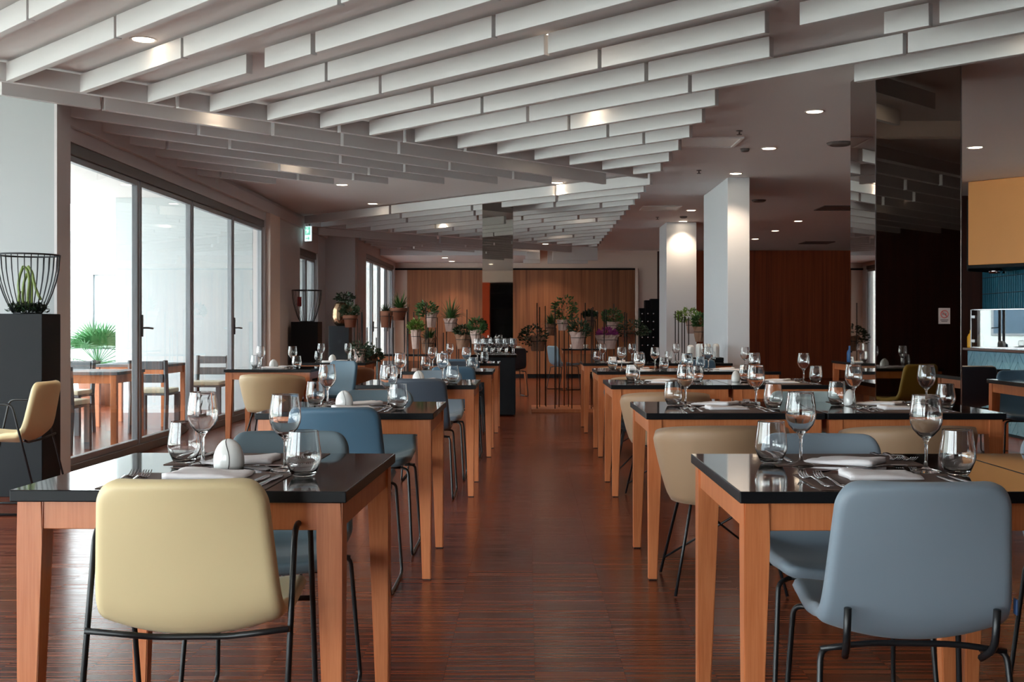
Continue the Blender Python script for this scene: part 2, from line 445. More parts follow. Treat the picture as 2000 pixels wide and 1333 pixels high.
# group D: fan before the end wall
for j, (dl, xa) in enumerate(((21.2, -3.40), (21.86, -3.40), (22.5, -2.9), (23.15, -2.9), (23.8, -2.9), (24.45, -2.9))):
    yr = 22.6 if j == 0 else 22.72; dz = 0.0 if j == 0 else .085
    xr = min(yr - dl, 1.37)
    if xr - xa < .2: continue
    ya = xa + dl
    mid = [(-2.3, ), (-1.6, ), (-1.2, ), (-2.0,), (-2.2,), (-2.5,)][j][0]
    if xa < mid < xr:
        baffle((xa, ya), (mid-.03, mid-.03+dl), dz); baffle((mid+.03, mid+.03+dl), (xr, xr+dl), dz)
    else: baffle((xa, ya), (xr, xr+dl), dz)
# short white boards near the end wall
for (x0, x1, y) in ((.50, 1.42, 23.2), (.42, 1.28, 24.3), (-.05, .24, 22.9), (-.1, .26, 24.2)):
    me = box('baffle', x0, x1, -.03, .03, 2.50, 2.84, 'baffle_white', 0.003); obj('baffle', me, ce, (0, y, 0))

# ---- dropped soffit at the end of the room (window side)
struct('ceiling_soffit', box('soffit', -2.97, -.02, 22.85, FWY, 2.58, ZC-.002, 'white_paint', 0.004))

# ---- walls
struct('wall_left', box('near_left_low', XL-.15, XL, YB, 8.15, 0.0, 0.12, 'white_paint'))
o = struct('wall_left_upper', box('near_left_high', XL-.15, XL, YB, 8.15, 2.62, ZC, 'white_paint'))
struct('wall_left_pier', box('near_left_pier', XL-.15, XL, YB, -4.0, 0.12, 2.62, 'white_paint'))
struct('wall_left_end_pier', box('near_left_pier2', XL-.15, XL, 7.2, 8.15, 0.12, 2.62, 'white_paint'))
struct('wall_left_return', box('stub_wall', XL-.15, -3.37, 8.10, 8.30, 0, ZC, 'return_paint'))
struct('trim_return_edge', box('stub_edge', -3.372, -3.352, 8.098, 8.34, 0, ZC, 'taupe_paint'))
struct('wall_left_door_head', box('bulkhead', WX-.16, WX, 8.30, 15.10, 2.555, ZC, 'taupe_paint'))
struct('trim_cornice', box('cornice', WX, WX+.05, 8.30, 19.55, 2.66, 2.80, 'taupe_paint', 0.004))
struct('wall_left_middle', box('pier_wall', WX-.16, WX, 15.10, 17.42, 0, ZC, 'taupe_paint'))
struct('trim_pilaster', box('pilaster', WX, WX+.06, 15.16, 15.75, 0, 2.66, 'pink_wall', 0.004))
struct('wall_left_over_door', box('over_door', WX-.16, WX, 17.42, 18.92, 2.36, ZC, 'taupe_paint'))
struct('wall_left_far_pier', box('far_pier', WX-.16, WX, 18.92, 19.60, 0, ZC, 'white_paint'))
struct('wall_left_jog', box('jog', WX-.16, -2.975, 19.60, 19.80, 0, ZC, 'taupe_paint'))
struct('wall_left_far', box('far_side_pier', -3.13, -2.97, 19.80, 20.90, 0, ZC, 'taupe_paint'))
struct('wall_left_far_head', box('far_bulkhead', -3.13, -2.97, 20.90, FWY, 2.50, ZC, 'taupe_paint'))
struct('wall_left_far_end', box('far_end_pier', -3.13, -2.97, 25.25, FWY, 0, 2.50, 'white_paint'))
struct('wall_end', box('end_wall', -3.13, XR, FWY, FWY+.15, 0, ZC, 'pink_wall'))
struct('wall_end_panelling', box('end_panels', -2.70, 2.40, FWY-.06, FWY-.001, 0.09, 2.42, 'far_wood', 0.004))
struct('trim_panel_frame', box('panel_frame', 2.40, 2.47, FWY-.07, FWY-.001, 0.0, 2.45, 'pink_wall', 0.003))
struct('trim_panel_shadow_gap', box('panel_gap', -2.97, 2.40, FWY-.05, FWY-.002, 2.42, 2.46, 'black_plinth'))
struct('baseboard_end', box('plinth', -2.97, 2.40, FWY-.055, FWY-.001, 0.0, 0.09, 'black_plinth'))
struct('wall_end_slot', box('dark_slot', 2.90, 3.0, FWY-.04, FWY-.001, 0, ZC-.02, 'dark_wood'))
struct('wall_end_red_panelling', box('red_panels', 3.0, XR, FWY-.05, FWY-.001, 0, ZC-.003, 'red_wood'))
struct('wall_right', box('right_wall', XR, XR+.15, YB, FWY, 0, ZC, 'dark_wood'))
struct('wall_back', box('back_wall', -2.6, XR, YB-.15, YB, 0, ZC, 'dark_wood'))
struct('wall_back_pier', box('back_pier', XL, -5.8, YB-.15, YB, 0, ZC, 'white_paint'))
struct('wall_back_low', box('back_low', -5.8, -2.6, YB-.15, YB, 0, .12, 'white_paint'))
struct('wall_back_head', box('back_head', -5.8, -2.6, YB-.15, YB, 2.62, ZC, 'white_paint'))
wb = sempty('window_back_added')  # unseen back window, added to brighten the camera-facing chairs
bm = bmesh.new(); add_box(bm, -5.8, -2.6, YB-.10, YB-.02, .12, .19); add_box(bm, -5.8, -2.6, YB-.10, YB-.02, 2.54, 2.62)
for xx in (-5.8, -4.24, -2.68): add_box(bm, xx, xx+.08, YB-.10, YB-.02, .19, 2.54)
obj('window_frame', finish(bm, 'window_frame', 'frame_dark'), wb)
for xx in (-5.72, -4.16): obj('pane', box('pane', xx, xx+1.48, YB-.062, YB-.058, .19, 2.54, 'pane'), wb)
struct('trim_beam', box('cream_beam', 2.9, 6.0, 5.2, 5.32, 2.73, ZC, 'pink_wall'))
struct('wall_back_bulkhead', box('back_bulkhead', -3.2, 2.0, YB, YB+.1, 2.5, ZC-.002, 'pink_wall'))
struct('wall_back_orange', box('back_orange', -1.75, -1.15, YB, YB+.06, 0, 2.5, 'red_orange'))
struct('column_white', box('white_column', 2.297, 2.552, 13.09, 14.86, 0, ZC, 'white_paint', 0.004))
struct('column_white_far', box('white_column_far', 2.270, 2.765, 18.65, 19.65, 0, ZC, 'white_paint', 0.004))
# mirror-clad pillars
pl = struct('pillar_mirrored', box('pillar_core', 2.266, 2.822, 7.41, 7.99, 0, ZC, 'mirror'))
for x in (2.264, 2.822):
    obj('edge_trim', box('edge_trim', x-.002, x+.004, 7.404, 7.412, 0, ZC, 'chrome'), pl)
p2 = struct('pillar_mirrored_far', box('pillar_core', -.600, -.196, 15.0, 15.42, 0.065, ZC, 'mirror'))
obj('pillar_plinth', box('pillar_plinth', -.605, -.190, 14.99, 15.43, 0, 0.065, 'table_wood', 0.003), p2)

# ---- glazing
def panel_window(name, X, ys, z0, z1, head, sill, handles=(), face=1):
    root = sempty(name)
    fr = obj('window_frame', box('head', X-.11, X-.01, ys[0], ys[-1], z1-head, z1, 'frame_dark', 0.004), root)
    obj('window_sill', box('sill', X-.11, X-.01, ys[0], ys[-1], z0, z0+sill, 'frame_dark', 0.004), root)
    for i in range(len(ys)-1):
        a, b = ys[i]+.012, ys[i+1]-.012
        st = .045; zb, zt = z0+sill, z1-head
        bm = bmesh.new()
        add_box(bm, X-.085, X-.03, a, a+st, zb, zt, .004); add_box(bm, X-.085, X-.03, b-st, b, zb, zt, .004)
        add_box(bm, X-.085, X-.03, a+st, b-st, zb, zb+.05, .004); add_box(bm, X-.085, X-.03, a+st, b-st, zt-.05, zt, .004)
        sash = obj('sash', finish(bm, 'sash', 'frame_grey'), root)
        obj('pane', box('pane', X-.060, X-.056, a+st-.003, b-st+.003, zb+.047, zt-.047, 'pane'), sash)
        if i in handles:
            bm = bmesh.new()
            add_box(bm, X-.03, X-.012, a+.01, a+.035, 1.05, 1.25, .004)
            add_tube(bm, rounded([(X-.012, a+.022, 1.13), (X+.035, a+.022, 1.13), (X+.035, a+.15, 1.125)], .015), .009, 8)
            obj('handle', finish(bm, 'handle', 'frame_dark', True), sash)
    return root
panel_window('window_1', WX, (8.50, 10.32, 11.93, 13.58, 15.10), 0.0, 2.555, .09, .075, (1, 3))
panel_window('window_2', -2.97, (20.90, 22.0, 23.1, 24.2, 25.25), 0.0, 2.50, .08, .06, (1, 3))
panel_window('door_1', WX-.02, (17.42, 18.17, 18.92), 0.0, 2.36, .10, .05, (0,))
panel_window('window_3', XL+.02, (-4.0, -1.9, .35, 2.6, 4.9, 7.2), 0.12, 2.62, .08, .06)

# ================================================================== OUTSIDE
struct('ground_outside', box('ground', -70, -3.0, -40, 80, -0.35, -0.30, 'ground'))
tf = struct('floor_terrace', box('terrace_slab', -9.5, WX-.16, 8.3, 27, -0.3, -0.02, 'terrace_floor'))
struct('roof_terrace', box('terrace_roof', -6.9, WX-.16, 8.3, 27, 3.0, 3.2, 'terrace_white'))
struct('wall_terrace_block', box('terrace_block', -5.48, WX-.17, 15.12, 17.2, -0.02, 3.0, 'terrace_white'))
struct('wall_terrace_far', box('terrace_far', -9.5, -6.95, 22.0, 22.2, -0.02, 3.0, 'terrace_white'))
struct('wall_terrace_far_side', box('terrace_far2', -6.1, WX-.17, 22.0, 22.2, -0.02, 3.0, 'terrace_white'))
struct('wall_terrace_over_door', box('terrace_over', -6.95, -6.1, 22.0, 22.2, 2.25, 3.0, 'terrace_white'))
struct('wall_terrace_sky_block', box('terrace_sky_block', -9.5, -3.3, 27.0, 27.2, -0.3, 3.2, 'terrace_white'))  # added wall, keeps the bright sky out of the far window
struct('beam_terrace', box('terrace_beam', -6.9, -3.65, 20.3, 20.6, 2.33, 3.0, 'terrace_white'))
root = sempty('door_2')
bm = bmesh.new(); add_box(bm, -8.45, -8.37, 21.90, 21.98, 0, 2.25, .004); add_box(bm, -6.95, -6.87, 21.90, 21.98, 0, 2.25, .004); add_box(bm, -8.37, -6.95, 21.90, 21.98, 2.15, 2.25, .004)
obj('door_frame', finish(bm, 'door_frame', 'frame_grey'), root)
obj('pane', box('pane', -8.37, -6.95, 21.93, 21.94, 0.0, 2.15, 'pane'), root)
bd = thing('apartment_building', 'pale building across the way, mirrored in the kitchen glass screen', 'building', (-30, 24, -.3))
obj('facade', box('facade', -6, 0, -22, 24, 0, 16, 'facade', .05), bd)
wf = box('window', -.05, .06, -.9, .9, -.8, .8, 'frame_grey', .02); wp = box('pane', .06, .08, -.8, .8, -.7, .7, 'glazing_far')
bl = box('balcony', 0, .9, -1.4, 1.4, -1.5, -1.05, 'facade', .02)
for i in range(11):
    for j in range(5):
        o = obj('window', wf, bd, (0, -19.5+4*i, 1.9+3*j)); obj('pane', wp, o)
        if i % 2 == 0: obj('balcony', bl, bd, (0, -19.5+4*i, 2.0+3*j))
# ================================================================== TABLES
def taper_leg(sx, sy):
    """outer faces flush, the two inner faces tapering downwards; corner leg, local origin table centre on the floor"""
    bm = bmesh.new(); a = .388; t, b = .062, .040
    def sq(w, z):
        return [bm.verts.new((sx*(a-w*i), sy*(a-w*j), z)) for i, j in ((0, 0), (1, 0), (1, 1), (0, 1))]
    r0 = sq(b, 0.006); r1 = sq(t*.98, .62); r2 = sq(t, .72)
    for A, B in ((r0, r1), (r1, r2)):
        for j in range(4): bm.faces.new((A[j], A[(j+1) % 4], B[(j+1) % 4], B[j]))
    bm.faces.new(r0); bm.faces.new(r2)
    bmesh.ops.bevel(bm, geom=[e for e in bm.edges if abs(e.verts[0].co.z-e.verts[1].co.z) > .05], offset=.004, segments=2, affect='EDGES')
    return finish(bm, 'leg', 'table_wood')
LEGS = {(sx, sy): taper_leg(sx, sy) for sx in (-1, 1) for sy in (-1, 1)}
PADS = {(sx, sy): box('foot', *sorted((sx*.385, sx*.352)), *sorted((sy*.385, sy*.352)), 0, .006, 'black_metal') for sx in (-1, 1) for sy in (-1, 1)}
def top_mesh():
    bm = bmesh.new(); add_box(bm, -.4, .4, -.4, .4, .722, .75, .0025, 2)
    me = finish(bm, 'tabletop', 'table_top'); me.materials.append(M['table_edge'])
    for p in me.polygons:
        if p.normal.z < .9: p.material_index = 1
    return me
TOPM = top_mesh()
APR = {0: box('apron', -.328, .328, -.382, -.362, .655, .722, 'table_wood', .002), 1: box('apron', -.328, .328, .362, .382, .655, .722, 'table_wood', .002),
       2: box('apron', -.382, -.362, -.328, .328, .655, .722, 'table_wood', .002), 3: box('apron', .362, .382, -.328, .328, .655, .722, 'table_wood', .002)}
TABLES = {}
def table(key, x0, yf, desc, label, rz=0.0, group=None):
    c = (x0+.4, yf+.4)
    t = thing('dining_table', label, 'table', (c[0], c[1], 0), rz, group or 'square dining tables')
    obj('tabletop', TOPM, t)
    for q in APR.values(): obj('apron', q, t)
    for q in LEGS:
        l = obj('leg', LEGS[q], t); obj('foot', PADS[q], l)
    TABLES[key] = (c, rz, desc)
BT = 'black-topped square wooden dining table, '
table('L1', -1.214, 2.675, 'first window-side aisle table', BT+'first of the window-side aisle row', math.radians(-1.6))
table('L2', -1.222, 5.085, 'second window-side aisle table', BT+'second of the window-side aisle row')
table('L3', -1.148, 7.585, 'third window-side aisle table', BT+'third of the window-side aisle row')
table('L4', -1.108, 9.92, 'fourth window-side aisle table', BT+'fourth of the window-side aisle row')
table('L5', -1.108, 12.2, 'fifth window-side aisle table', BT+'fifth of the window-side aisle row')
table('R1', .4955, 2.658, 'first kitchen-side aisle table', BT+'first of the kitchen-side aisle row')
table('Q1', 1.300, 2.665, 'first outer kitchen-side table', BT+'beside the first kitchen-side aisle table')
table('R2', .5290, 5.085, 'second kitchen-side aisle table', BT+'second of the kitchen-side aisle row')
table('Q2', 1.340, 5.085, 'second outer kitchen-side table', BT+'beside the second kitchen-side aisle table')
table('R3', .5530, 7.585, 'third kitchen-side aisle table', BT+'third of the kitchen-side aisle row')
# the outer table of the third row stands clear of the mirrored pillar
table('Q3', 1.362, 7.585, 'third outer kitchen-side table', BT+'beside the third kitchen-side aisle table')
table('R4', .603, 9.92, 'fourth kitchen-side aisle table', BT+'fourth of the kitchen-side aisle row')
table('Q4', 1.408, 9.92, 'fourth outer kitchen-side table', BT+'beside the fourth kitchen-side aisle table')
table('R5', .593, 12.2, 'fifth kitchen-side aisle table', BT+'fifth of the kitchen-side aisle row')
table('Q5', 1.398, 12.2, 'table before the white column', BT+'before the nearer white column')
table('W2', -2.787, 10.42, 'table by the glass doors', BT+'close to the folding glass doors')
table('W3', -2.56, 12.35, 'table near the black plinths', BT+'in front of the black plinths')
table('K1', 3.10, 3.35, 'table of the yellow chair', BT+'reflected in the mirrored pillar with a yellow chair')
table('K2', 3.36, 5.45, 'table facing the mirror', BT+'just in front of the mirrored pillar, seen in it')
table('K3', 3.41, 7.66, 'table before the kitchen', BT+'standing before the kitchen counter')
table('K4', 3.62, 10.42, 'table behind the near-black chair', BT+'behind the near-black chair by the kitchen')
table('E4', 3.52, 12.4, 'table hidden behind the mirrored pillar', BT+'mostly hidden behind the mirrored pillar')
table('E1', -.80, 18.7, 'table behind the far mirrored pillar', BT+'behind the slim mirrored pillar')
table('E2', .62, 20.4, 'table by the end wall', BT+'before the end wall with white cups')
table('E3', -2.25, 16.3, 'table behind the potted plants', BT+'behind the pots on the window side')

# ================================================================== TABLE SETTINGS
def wine_mesh(n):
    bm = bmesh.new()
    out = [(0, 0), (.039, 0.0), (.0395, .0015), (.030, .0045), (.012, .0085), (.0055, .014), (.0042, .030), (.0040, .060), (.0048, .078), (.010, .088), (.022, .098), (.034, .112), (.0405, .128), (.0425, .143), (.0410, .165), (.0372, .190), (.0354, .2030), (.0352, .2042), (.03478, .2046)]
    inn = [(.0344, .2042), (.0345, .2030), (.0362, .190), (.0399, .165), (.0414, .143), (.0394, .129), (.0328, .114), (.0205, .1005), (.009, .0925), (0, .0905)]
    add_lathe(bm, out+inn, n); return finish(bm, 'wine_glass', 'glass', True)
def tumbler_mesh(n):
    bm = bmesh.new()
    out = [(0, 0), (.026, 0), (.0295, .002), (.037, .018), (.0440, .036), (.0462, .046), (.0445, .064), (.0405, .092), (.0377, .1150), (.03755, .1162), (.0370, .1166)]
    inn = [(.0365, .1162), (.0366, .1150), (.0392, .092), (.0431, .064), (.0446, .046), (.0424, .036), (.0352, .019), (.0265, .008), (0, .0065)]
    add_lathe(bm, out+inn, n); return finish(bm, 'tumbler', 'glass', True)
WG = {0: wine_mesh(40), 1: wine_mesh(22)}; TG = {0: tumbler_mesh(40), 1: tumbler_mesh(22)}

def napkin_mesh(seed):
    rd = random.Random(seed); bm = bmesh.new(); nx, ny = 14, 10; a, b = .098, .068
    g = {}
    for layer in range(2):
        for i in range(nx+1):
            for j in range(ny+1):
                u, v = -1+2*i/nx, -1+2*j/ny
                x = a*u*(1-.04*v*v) + .004*math.sin(3*v+seed); y = b*v*(1-.05*u*u) + .012*u
                z = .002 + .004*(1-u)*.5 if layer == 0 else .007 + .005*(1-u) + .0015*math.sin(4*u+2*v+seed) + .0012*math.sin(7*v+seed)
                if layer == 1:
                    e = max(abs(u), abs(v)); z -= .004*max(0, (e-.88)/.12)**2
                if layer == 0: z = 0.0005
                g[layer, i, j] = bm.verts.new((x, y, z))
    for i in range(nx):
        for j in range(ny):
            bm.faces.new([g[1, i, j], g[1, i+1, j], g[1, i+1, j+1], g[1, i, j+1]]); bm.faces.new([g[0, i, j+1], g[0, i+1, j+1], g[0, i+1, j], g[0, i, j]])
    for i in range(nx):
        for j in (0, ny): bm.faces.new([g[0, i, j], g[0, i+1, j], g[1, i+1, j], g[1, i, j]])
    for j in range(ny):
        for i in (0, nx): bm.faces.new([g[0, i, j], g[0, i, j+1], g[1, i, j+1], g[1, i, j]])
    return finish(bm, 'napkin', 'napkin', True)
NAP = [napkin_mesh(s) for s in (1, 2, 3)]

def strip(bm, st, th=.0016):
    """flat bar swept along y: stations (y, z, half width)"""
    rows = []
    for (y, z, w) in st:
        rows.append([bm.verts.new((-w, y, z)), bm.verts.new((w, y, z)), bm.verts.new((w*.8, y, z+th)), bm.verts.new((-w*.8, y, z+th))])
    for A, B in zip(rows, rows[1:]):
        for j in range(4): bm.faces.new((A[j], A[(j+1) % 4], B[(j+1) % 4], B[j]))
    bm.faces.new(rows[0]); bm.faces.new(rows[-1][::-1])
def fork_mesh():
    bm = bmesh.new()
    strip(bm, [(-.105, .004, .008), (-.10, .003, .0105), (-.06, .0015, .0085), (-.01, .007, .0042), (.025, .010, .0035), (.040, .007, .006), (.052, .003, .0125), (.062, .0015, .0130)], .0026)
    for k in range(4):
        x = (-1.5+k)*.0068
        pts = [(x, .060, .003), (x, .080, .004), (x*.98, .095, .009), (x*.95, .106, .016)]
        add_tube(bm, pts, [.0023, .0021, .0018, .0012], 6)
    return finish(bm, 'fork', 'chrome', True)
def knife_mesh():
    bm = bmesh.new()
    strip(bm, [(-.115, .002, .007), (-.108, .001, .0095), (-.05, .001, .0085), (-.005, .002, .0062), (.005, .002, .0075), (.03, .001, .0098), (.08, .001, .0098), (.105, .001, .006), (.112, .001, .001)], .0034)
    return finish(bm, 'knife', 'chrome', True)
def spoon_mesh():
    bm = bmesh.new()
    strip(bm, [(-.085, .003, .006), (-.08, .002, .0078), (-.03, .001, .006), (.02, .006, .0028), (.040, .006, .0035)], .002)
    n = 12; rings = []
    for i in range(6):
        r = i/5.0
        rings.append([bm.verts.new((.0165*r*math.cos(2*PI*j/n), .065+.027*r*math.sin(2*PI*j/n), .001+.0065*r*r)) for j in range(n)] if i else [bm.verts.new((0, .065, .001))])
    for i in range(5):
        A, B = rings[i], rings[i+1]
        for j in range(n):
            if len(A) == 1: bm.faces.new((A[0], B[j], B[(j+1) % n]))
            else: bm.faces.new((A[j], B[j], B[(j+1) % n], A[(j+1) % n]))
    return finish(bm, 'spoon', 'chrome', True)
FORK, KNIFE, SPOON = fork_mesh(), knife_mesh(), spoon_mesh()

def mat_mesh():
    bm = bmesh.new(); add_box(bm, -.205, .205, -.145, .145, 0, .0018, .0006); return finish(bm, 'placemat', 'mat')
PM = mat_mesh()

def egg_meshes():
    H, W, T = .081, .046, .033
    def prof(t):   # t 0 bottom .. 1 top
        return math.sqrt(max(0, 1-t**2.1)) * (1 - .14*(1-t)**3)
    bm = bmesh.new(); n, k = 32, 16; rings = []
    for i in range(k+1):
        t = math.sin(i/k*PI/2) if i else 0.0
        r = prof(t)
        if i == k: rings.append([bm.verts.new((0, 0, H))])
        else: rings.append([bm.verts.new((W*r*math.cos(2*PI*j/n), T*r*math.sin(2*PI*j/n), H*t)) for j in range(n)])
    bm.faces.new(rings[0][::-1])
    for i in range(k):
        A, B = rings[i], rings[i+1]
        for j in range(n):
            if len(B) == 1: bm.faces.new((A[j], A[(j+1) % n], B[0]))
            else: bm.faces.new((A[j], A[(j+1) % n], B[(j+1) % n], B[j]))
    body = finish(bm, 'shaker_body', 'porcelain', True)
    bm = bmesh.new()
    for sg in (-1, 1):
        pts = []
        for i in range(25):
            t = .02 + .97*i/24
            ang = -.30 + 1.35*t*(1-t) * 1.0 - .15*t + .2
            r = prof(t); x = W*r*math.sin(ang)*.75 - .004 + .012*(1-t); x = max(-W*r*.95, min(W*r*.95, x))
            y = T*r*math.sqrt(max(0, 1-(x/(W*r+1e-6))**2))
            pts.append((x, sg*(y+.0002), H*t))
        add_tube(bm, pts, .0011, 6)
    return body, finish(bm, 'seam', 'seam', True)
EGG, SEAM = egg_meshes()

def put(key, dx, dy): 
    (c, rz, d) = TABLES[key]; ca, sa = math.cos(rz), math.sin(rz)
    return (c[0] + ca*dx - sa*dy, c[1] + sa*dx + ca*dy)
GR = {'wine': 'stemmed wine glasses laid on the tables', 'tum': 'water tumblers laid on the tables', 'nap': 'folded white napkins', 'fork': 'steel forks', 'knife': 'steel knives', 'spoon': 'dessert spoons', 'mat': 'brown placemats', 'egg': 'egg shaped salt and pepper shakers'}
def setting(key, side, lod=0, cutlery=True, wine=True, wpos=(.155, -.045), tpos=(.222, -.125), nang=0.35, npos=(.005, -.155)):
    (c, trz, desc) = TABLES[key]; place = 'near' if side < 0 else 'far'
    rd = random.Random(sum(map(ord, key))*7 + side)
    f = 1 if side < 0 else -1        # far place is turned by 180 degrees
    rz = trz + (0 if side < 0 else PI)
    at = f'at the {place} place of the {desc}'
    def pos(x, y): return put(key, f*x, f*y)
    ZT = .75
    if cutlery:
        x, y = pos(0, -.235); o = obj('placemat', PM, None, (x, y, ZT+.0003), rz); tag(o, 'brown woven placemat '+at, 'placemat', GR['mat'])
        zm = ZT + .0022
        for i, (xx, nm) in enumerate(((-.182, 'inner'), (-.158, 'outer'))):
            x, y = pos(-.150 - .036*i, -.262+.008*i)
            o = obj('fork', FORK, None, (x, y, zm), rz + .06 + .03*rd.random()); tag(o, f'{"inner" if i == 0 else "outer"} steel fork '+at, 'fork', GR['fork'])
        for i in range(2):
            x, y = pos(.150 + .032*i, -.262+.008*i)
            o = obj('knife', KNIFE, None, (x, y, zm), rz - .05 + .05*rd.random()); tag(o, f'{"inner" if i == 0 else "outer"} steel knife '+at, 'knife', GR['knife'])
        x, y = pos(-.055, -.045); o = obj('dessert_spoon', SPOON, None, (x, y, ZT+.0006), rz + PI/2 + .25*rd.uniform(-1, 1)); tag(o, 'small steel dessert spoon '+at, 'spoon', GR['spoon'])
    x, y = pos(*npos)
    o = obj('napkin', NAP[rd.randrange(3)], None, (x, y, ZT + (.0024 if cutlery else .0005)), rz + nang*rd.uniform(-1, 1) + (0.25 if key[0] == 'L' else -.3)); tag(o, 'folded white linen napkin '+at, 'napkin', GR['nap'])
    if wine:
        x, y = pos(wpos[0]+rd.uniform(-.012, .012), wpos[1]+rd.uniform(-.012, .012))
        o = obj('wine_glass', WG[lod], None, (x, y, ZT+.0003), 0); tag(o, 'clear stemmed wine glass '+at, 'glass', GR['wine'])
    x, y = pos(tpos[0]+rd.uniform(-.012, .012), tpos[1]+rd.uniform(-.012, .012))
    onmat = cutlery and (abs(x-pos(0, -.235)[0]) < .255) and abs(y-pos(0, -.235)[1]) < .18
    o = obj('tumbler', TG[lod], None, (x, y, ZT+(.0022 if onmat else .0003)), 0); tag(o, 'clear water tumbler '+at, 'glass', GR['tum'])
def egg(key, dx=0.0, dy=0.0, rz=0.0):
    x, y = put(key, dx, dy)
    e = thing('salt_pepper_shaker', 'white egg-shaped salt and pepper set on the '+TABLES[key][2], 'shaker', (x, y, .7504), rz, GR['egg'])
    obj('shaker_body', EGG, e); obj('seam', SEAM, e)

setting('L1', -1, wpos=(.172, -.025), tpos=(.240, -.140)); setting('L1', 1, wpos=(.088, -.085), tpos=(.152, -.145)); egg('L1', 0, .02)
setting('R1', -1, wpos=(.153, -.032), tpos=(.212, -.108)); setting('R1', 1, wpos=(.134, -.112), tpos=(.214, -.160)); egg('Q1', -.085, .07, .5)
setting('Q1', 1); setting('Q1', -1)
for k in ('L2', 'R2', 'Q2', 'L3', 'R3', 'Q3'):
    lod = 0 if k[1] == '2' else 1
    setting(k, -1, lod); setting(k, 1, lod)
egg('L2', -.06, -.02, .1); egg('Q2', -.16, .1, 1.3); egg('L3', -.02, 0, .2); egg('Q3', -.30, 0.02, 1.35)
for k in ('L4', 'L5', 'R4', 'Q4', 'R5', 'Q5', 'W2', 'W3', 'K1', 'K2'):
    setting(k, -1, 1, cutlery=False); setting(k, 1, 1, cutlery=False)
for k in ('L4', 'W2', 'W3', 'K1', 'K2'): egg(k, -.03, 0, .2)

# ================================================================== CHAIRS  (sitter looks along +y, back at -y)
def shell_mesh(wtop=.186, wmid=.212, wseat=.205):
    # profile of the mid surface from seat front to back top
    ctrl = [(.237, .452), (.180, .461), (.120, .457), (.060, .451), (.0, .445), (-.055, .441), (-.108, .441), (-.155, .453), (-.188, .492), (-.206, .545), (-.220, .602), (-.234, .655), (-.247, .705), (-.260, .753), (-.273, .800)]
    # resample
    pts = [Vector((0, a, b)) for a, b in ctrl]
    ds = [0.0]
    for a, b in zip(pts, pts[1:]): ds.append(ds[-1] + (b-a).length)
    LT = ds[-1]
    def at(s):
        s = max(0, min(LT, s))
        for i in range(len(ds)-1):
            if s <= ds[i+1] + 1e-9:
                t = (s-ds[i])/(ds[i+1]-ds[i]); 
                p0 = pts[max(i-1, 0)]; p1 = pts[i]; p2 = pts[i+1]; p3 = pts[min(i+2, len(pts)-1)]
                return .5*((2*p1) + (p2-p0)*t + (2*p0-5*p1+4*p2-p3)*t*t + (3*p1-p0-3*p2+p3)*t**3)
        return pts[-1]
    nv, nu = 64, 28; R = .060
    def width0(s):
        f = s/LT
        return wseat + (wmid-wseat)*(f/.55) if f < .55 else wmid + (wtop-wmid)*((f-.55)/.45)
    def width(s):
        w = width0(s)
        for e in (s, LT-s):
            if e < R: w -= R*(1-math.sqrt(max(0, 1-(1-e/R)**2)))
        return w
    bm = bmesh.new(); G = {}
    for i in range(nv+1):
        f = i/nv
        s = LT*(0.5 - 0.5*math.cos(PI*f))*.85 + LT*f*.15
        p = at(s); e = 1e-3; tng = (at(s+e)-at(s-e)); tng.normalize()
        w = width(s); fb = max(0, (s/LT-.42)/.58)
        for j in range(nu+1):
            u = math.sin(PI/2*(-1+2*j/nu)); u = .6*u + .4*(-1+2*j/nu)
            x = w*u
            w0 = width0(s); ee = min(s, LT-s); xa = abs(x)
            de = R - math.hypot(xa-(w0-R), R-ee) if (xa > w0-R and ee < R) else min(w0-xa, ee)
            de = max(0.0, de); r = .02
            th = .0185*(math.sqrt(max(0, 1-(1-min(1, de/r))**2)))
            # the backrest and the seat are slightly dished
            dish = (.024*fb + .014*(1-fb) + .034*math.exp(-((s/LT-.46)/.13)**2))*u*u
            front = Vector((0, tng.z, -tng.y))
            q = p + Vector((x, 0, 0)) - front*dish*0
            q = q + (Vector((0, 1, 0))*fb + Vector((0, 0, 1))*(1-fb))*dish
            for sgn in (-1, 1): G[sgn, i, j] = bm.verts.new(q + front*th*sgn)
    for i in range(nv):
        for j in range(nu):
            for sgn in (-1, 1):
                f4 = [G[sgn, i, j], G[sgn, i+1, j], G[sgn, i+1, j+1], G[sgn, i, j+1]]
                bm.faces.new(f4 if sgn > 0 else f4[::-1])
    bmesh.ops.remove_doubles(bm, verts=bm.verts[:], dist=1e-5)
    shell = finish(bm, 'shell', 'grey', True)
    return shell
SHELL = shell_mesh()
def rods(bm, r, *lines, rad=.03):
    for l in lines: add_tube(bm, rounded(l, rad), r, 8)
def sled_frame():
    bm = bmesh.new(); r = .0072
    for s in (-1, 1):
        rods(bm, r, [(s*.165, .135, .432), (s*.205, .17, .425), (s*.228, .215, .008), (s*.228, -.235, .008), (s*.205, -.165, .412), (s*.150, -.150, .412)], rad=.035)
    rods(bm, r, [(-.165, .135, .432), (.165, .135, .432)])
    rods(bm, r, [(-.205, -.165, .410), (-.10, -.160, .424), (.10, -.160, .424), (.205, -.165, .410)], rad=.05)
    return finish(bm, 'frame', 'black_metal', True)
def bracket(s):
    bm = bmesh.new()
    rods(bm, .0085, [(s*.150, -.165, .395), (s*.160, -.222, .430), (s*.160, -.236, .520)], rad=.04); return finish(bm, 'bracket', 'black_metal', True)
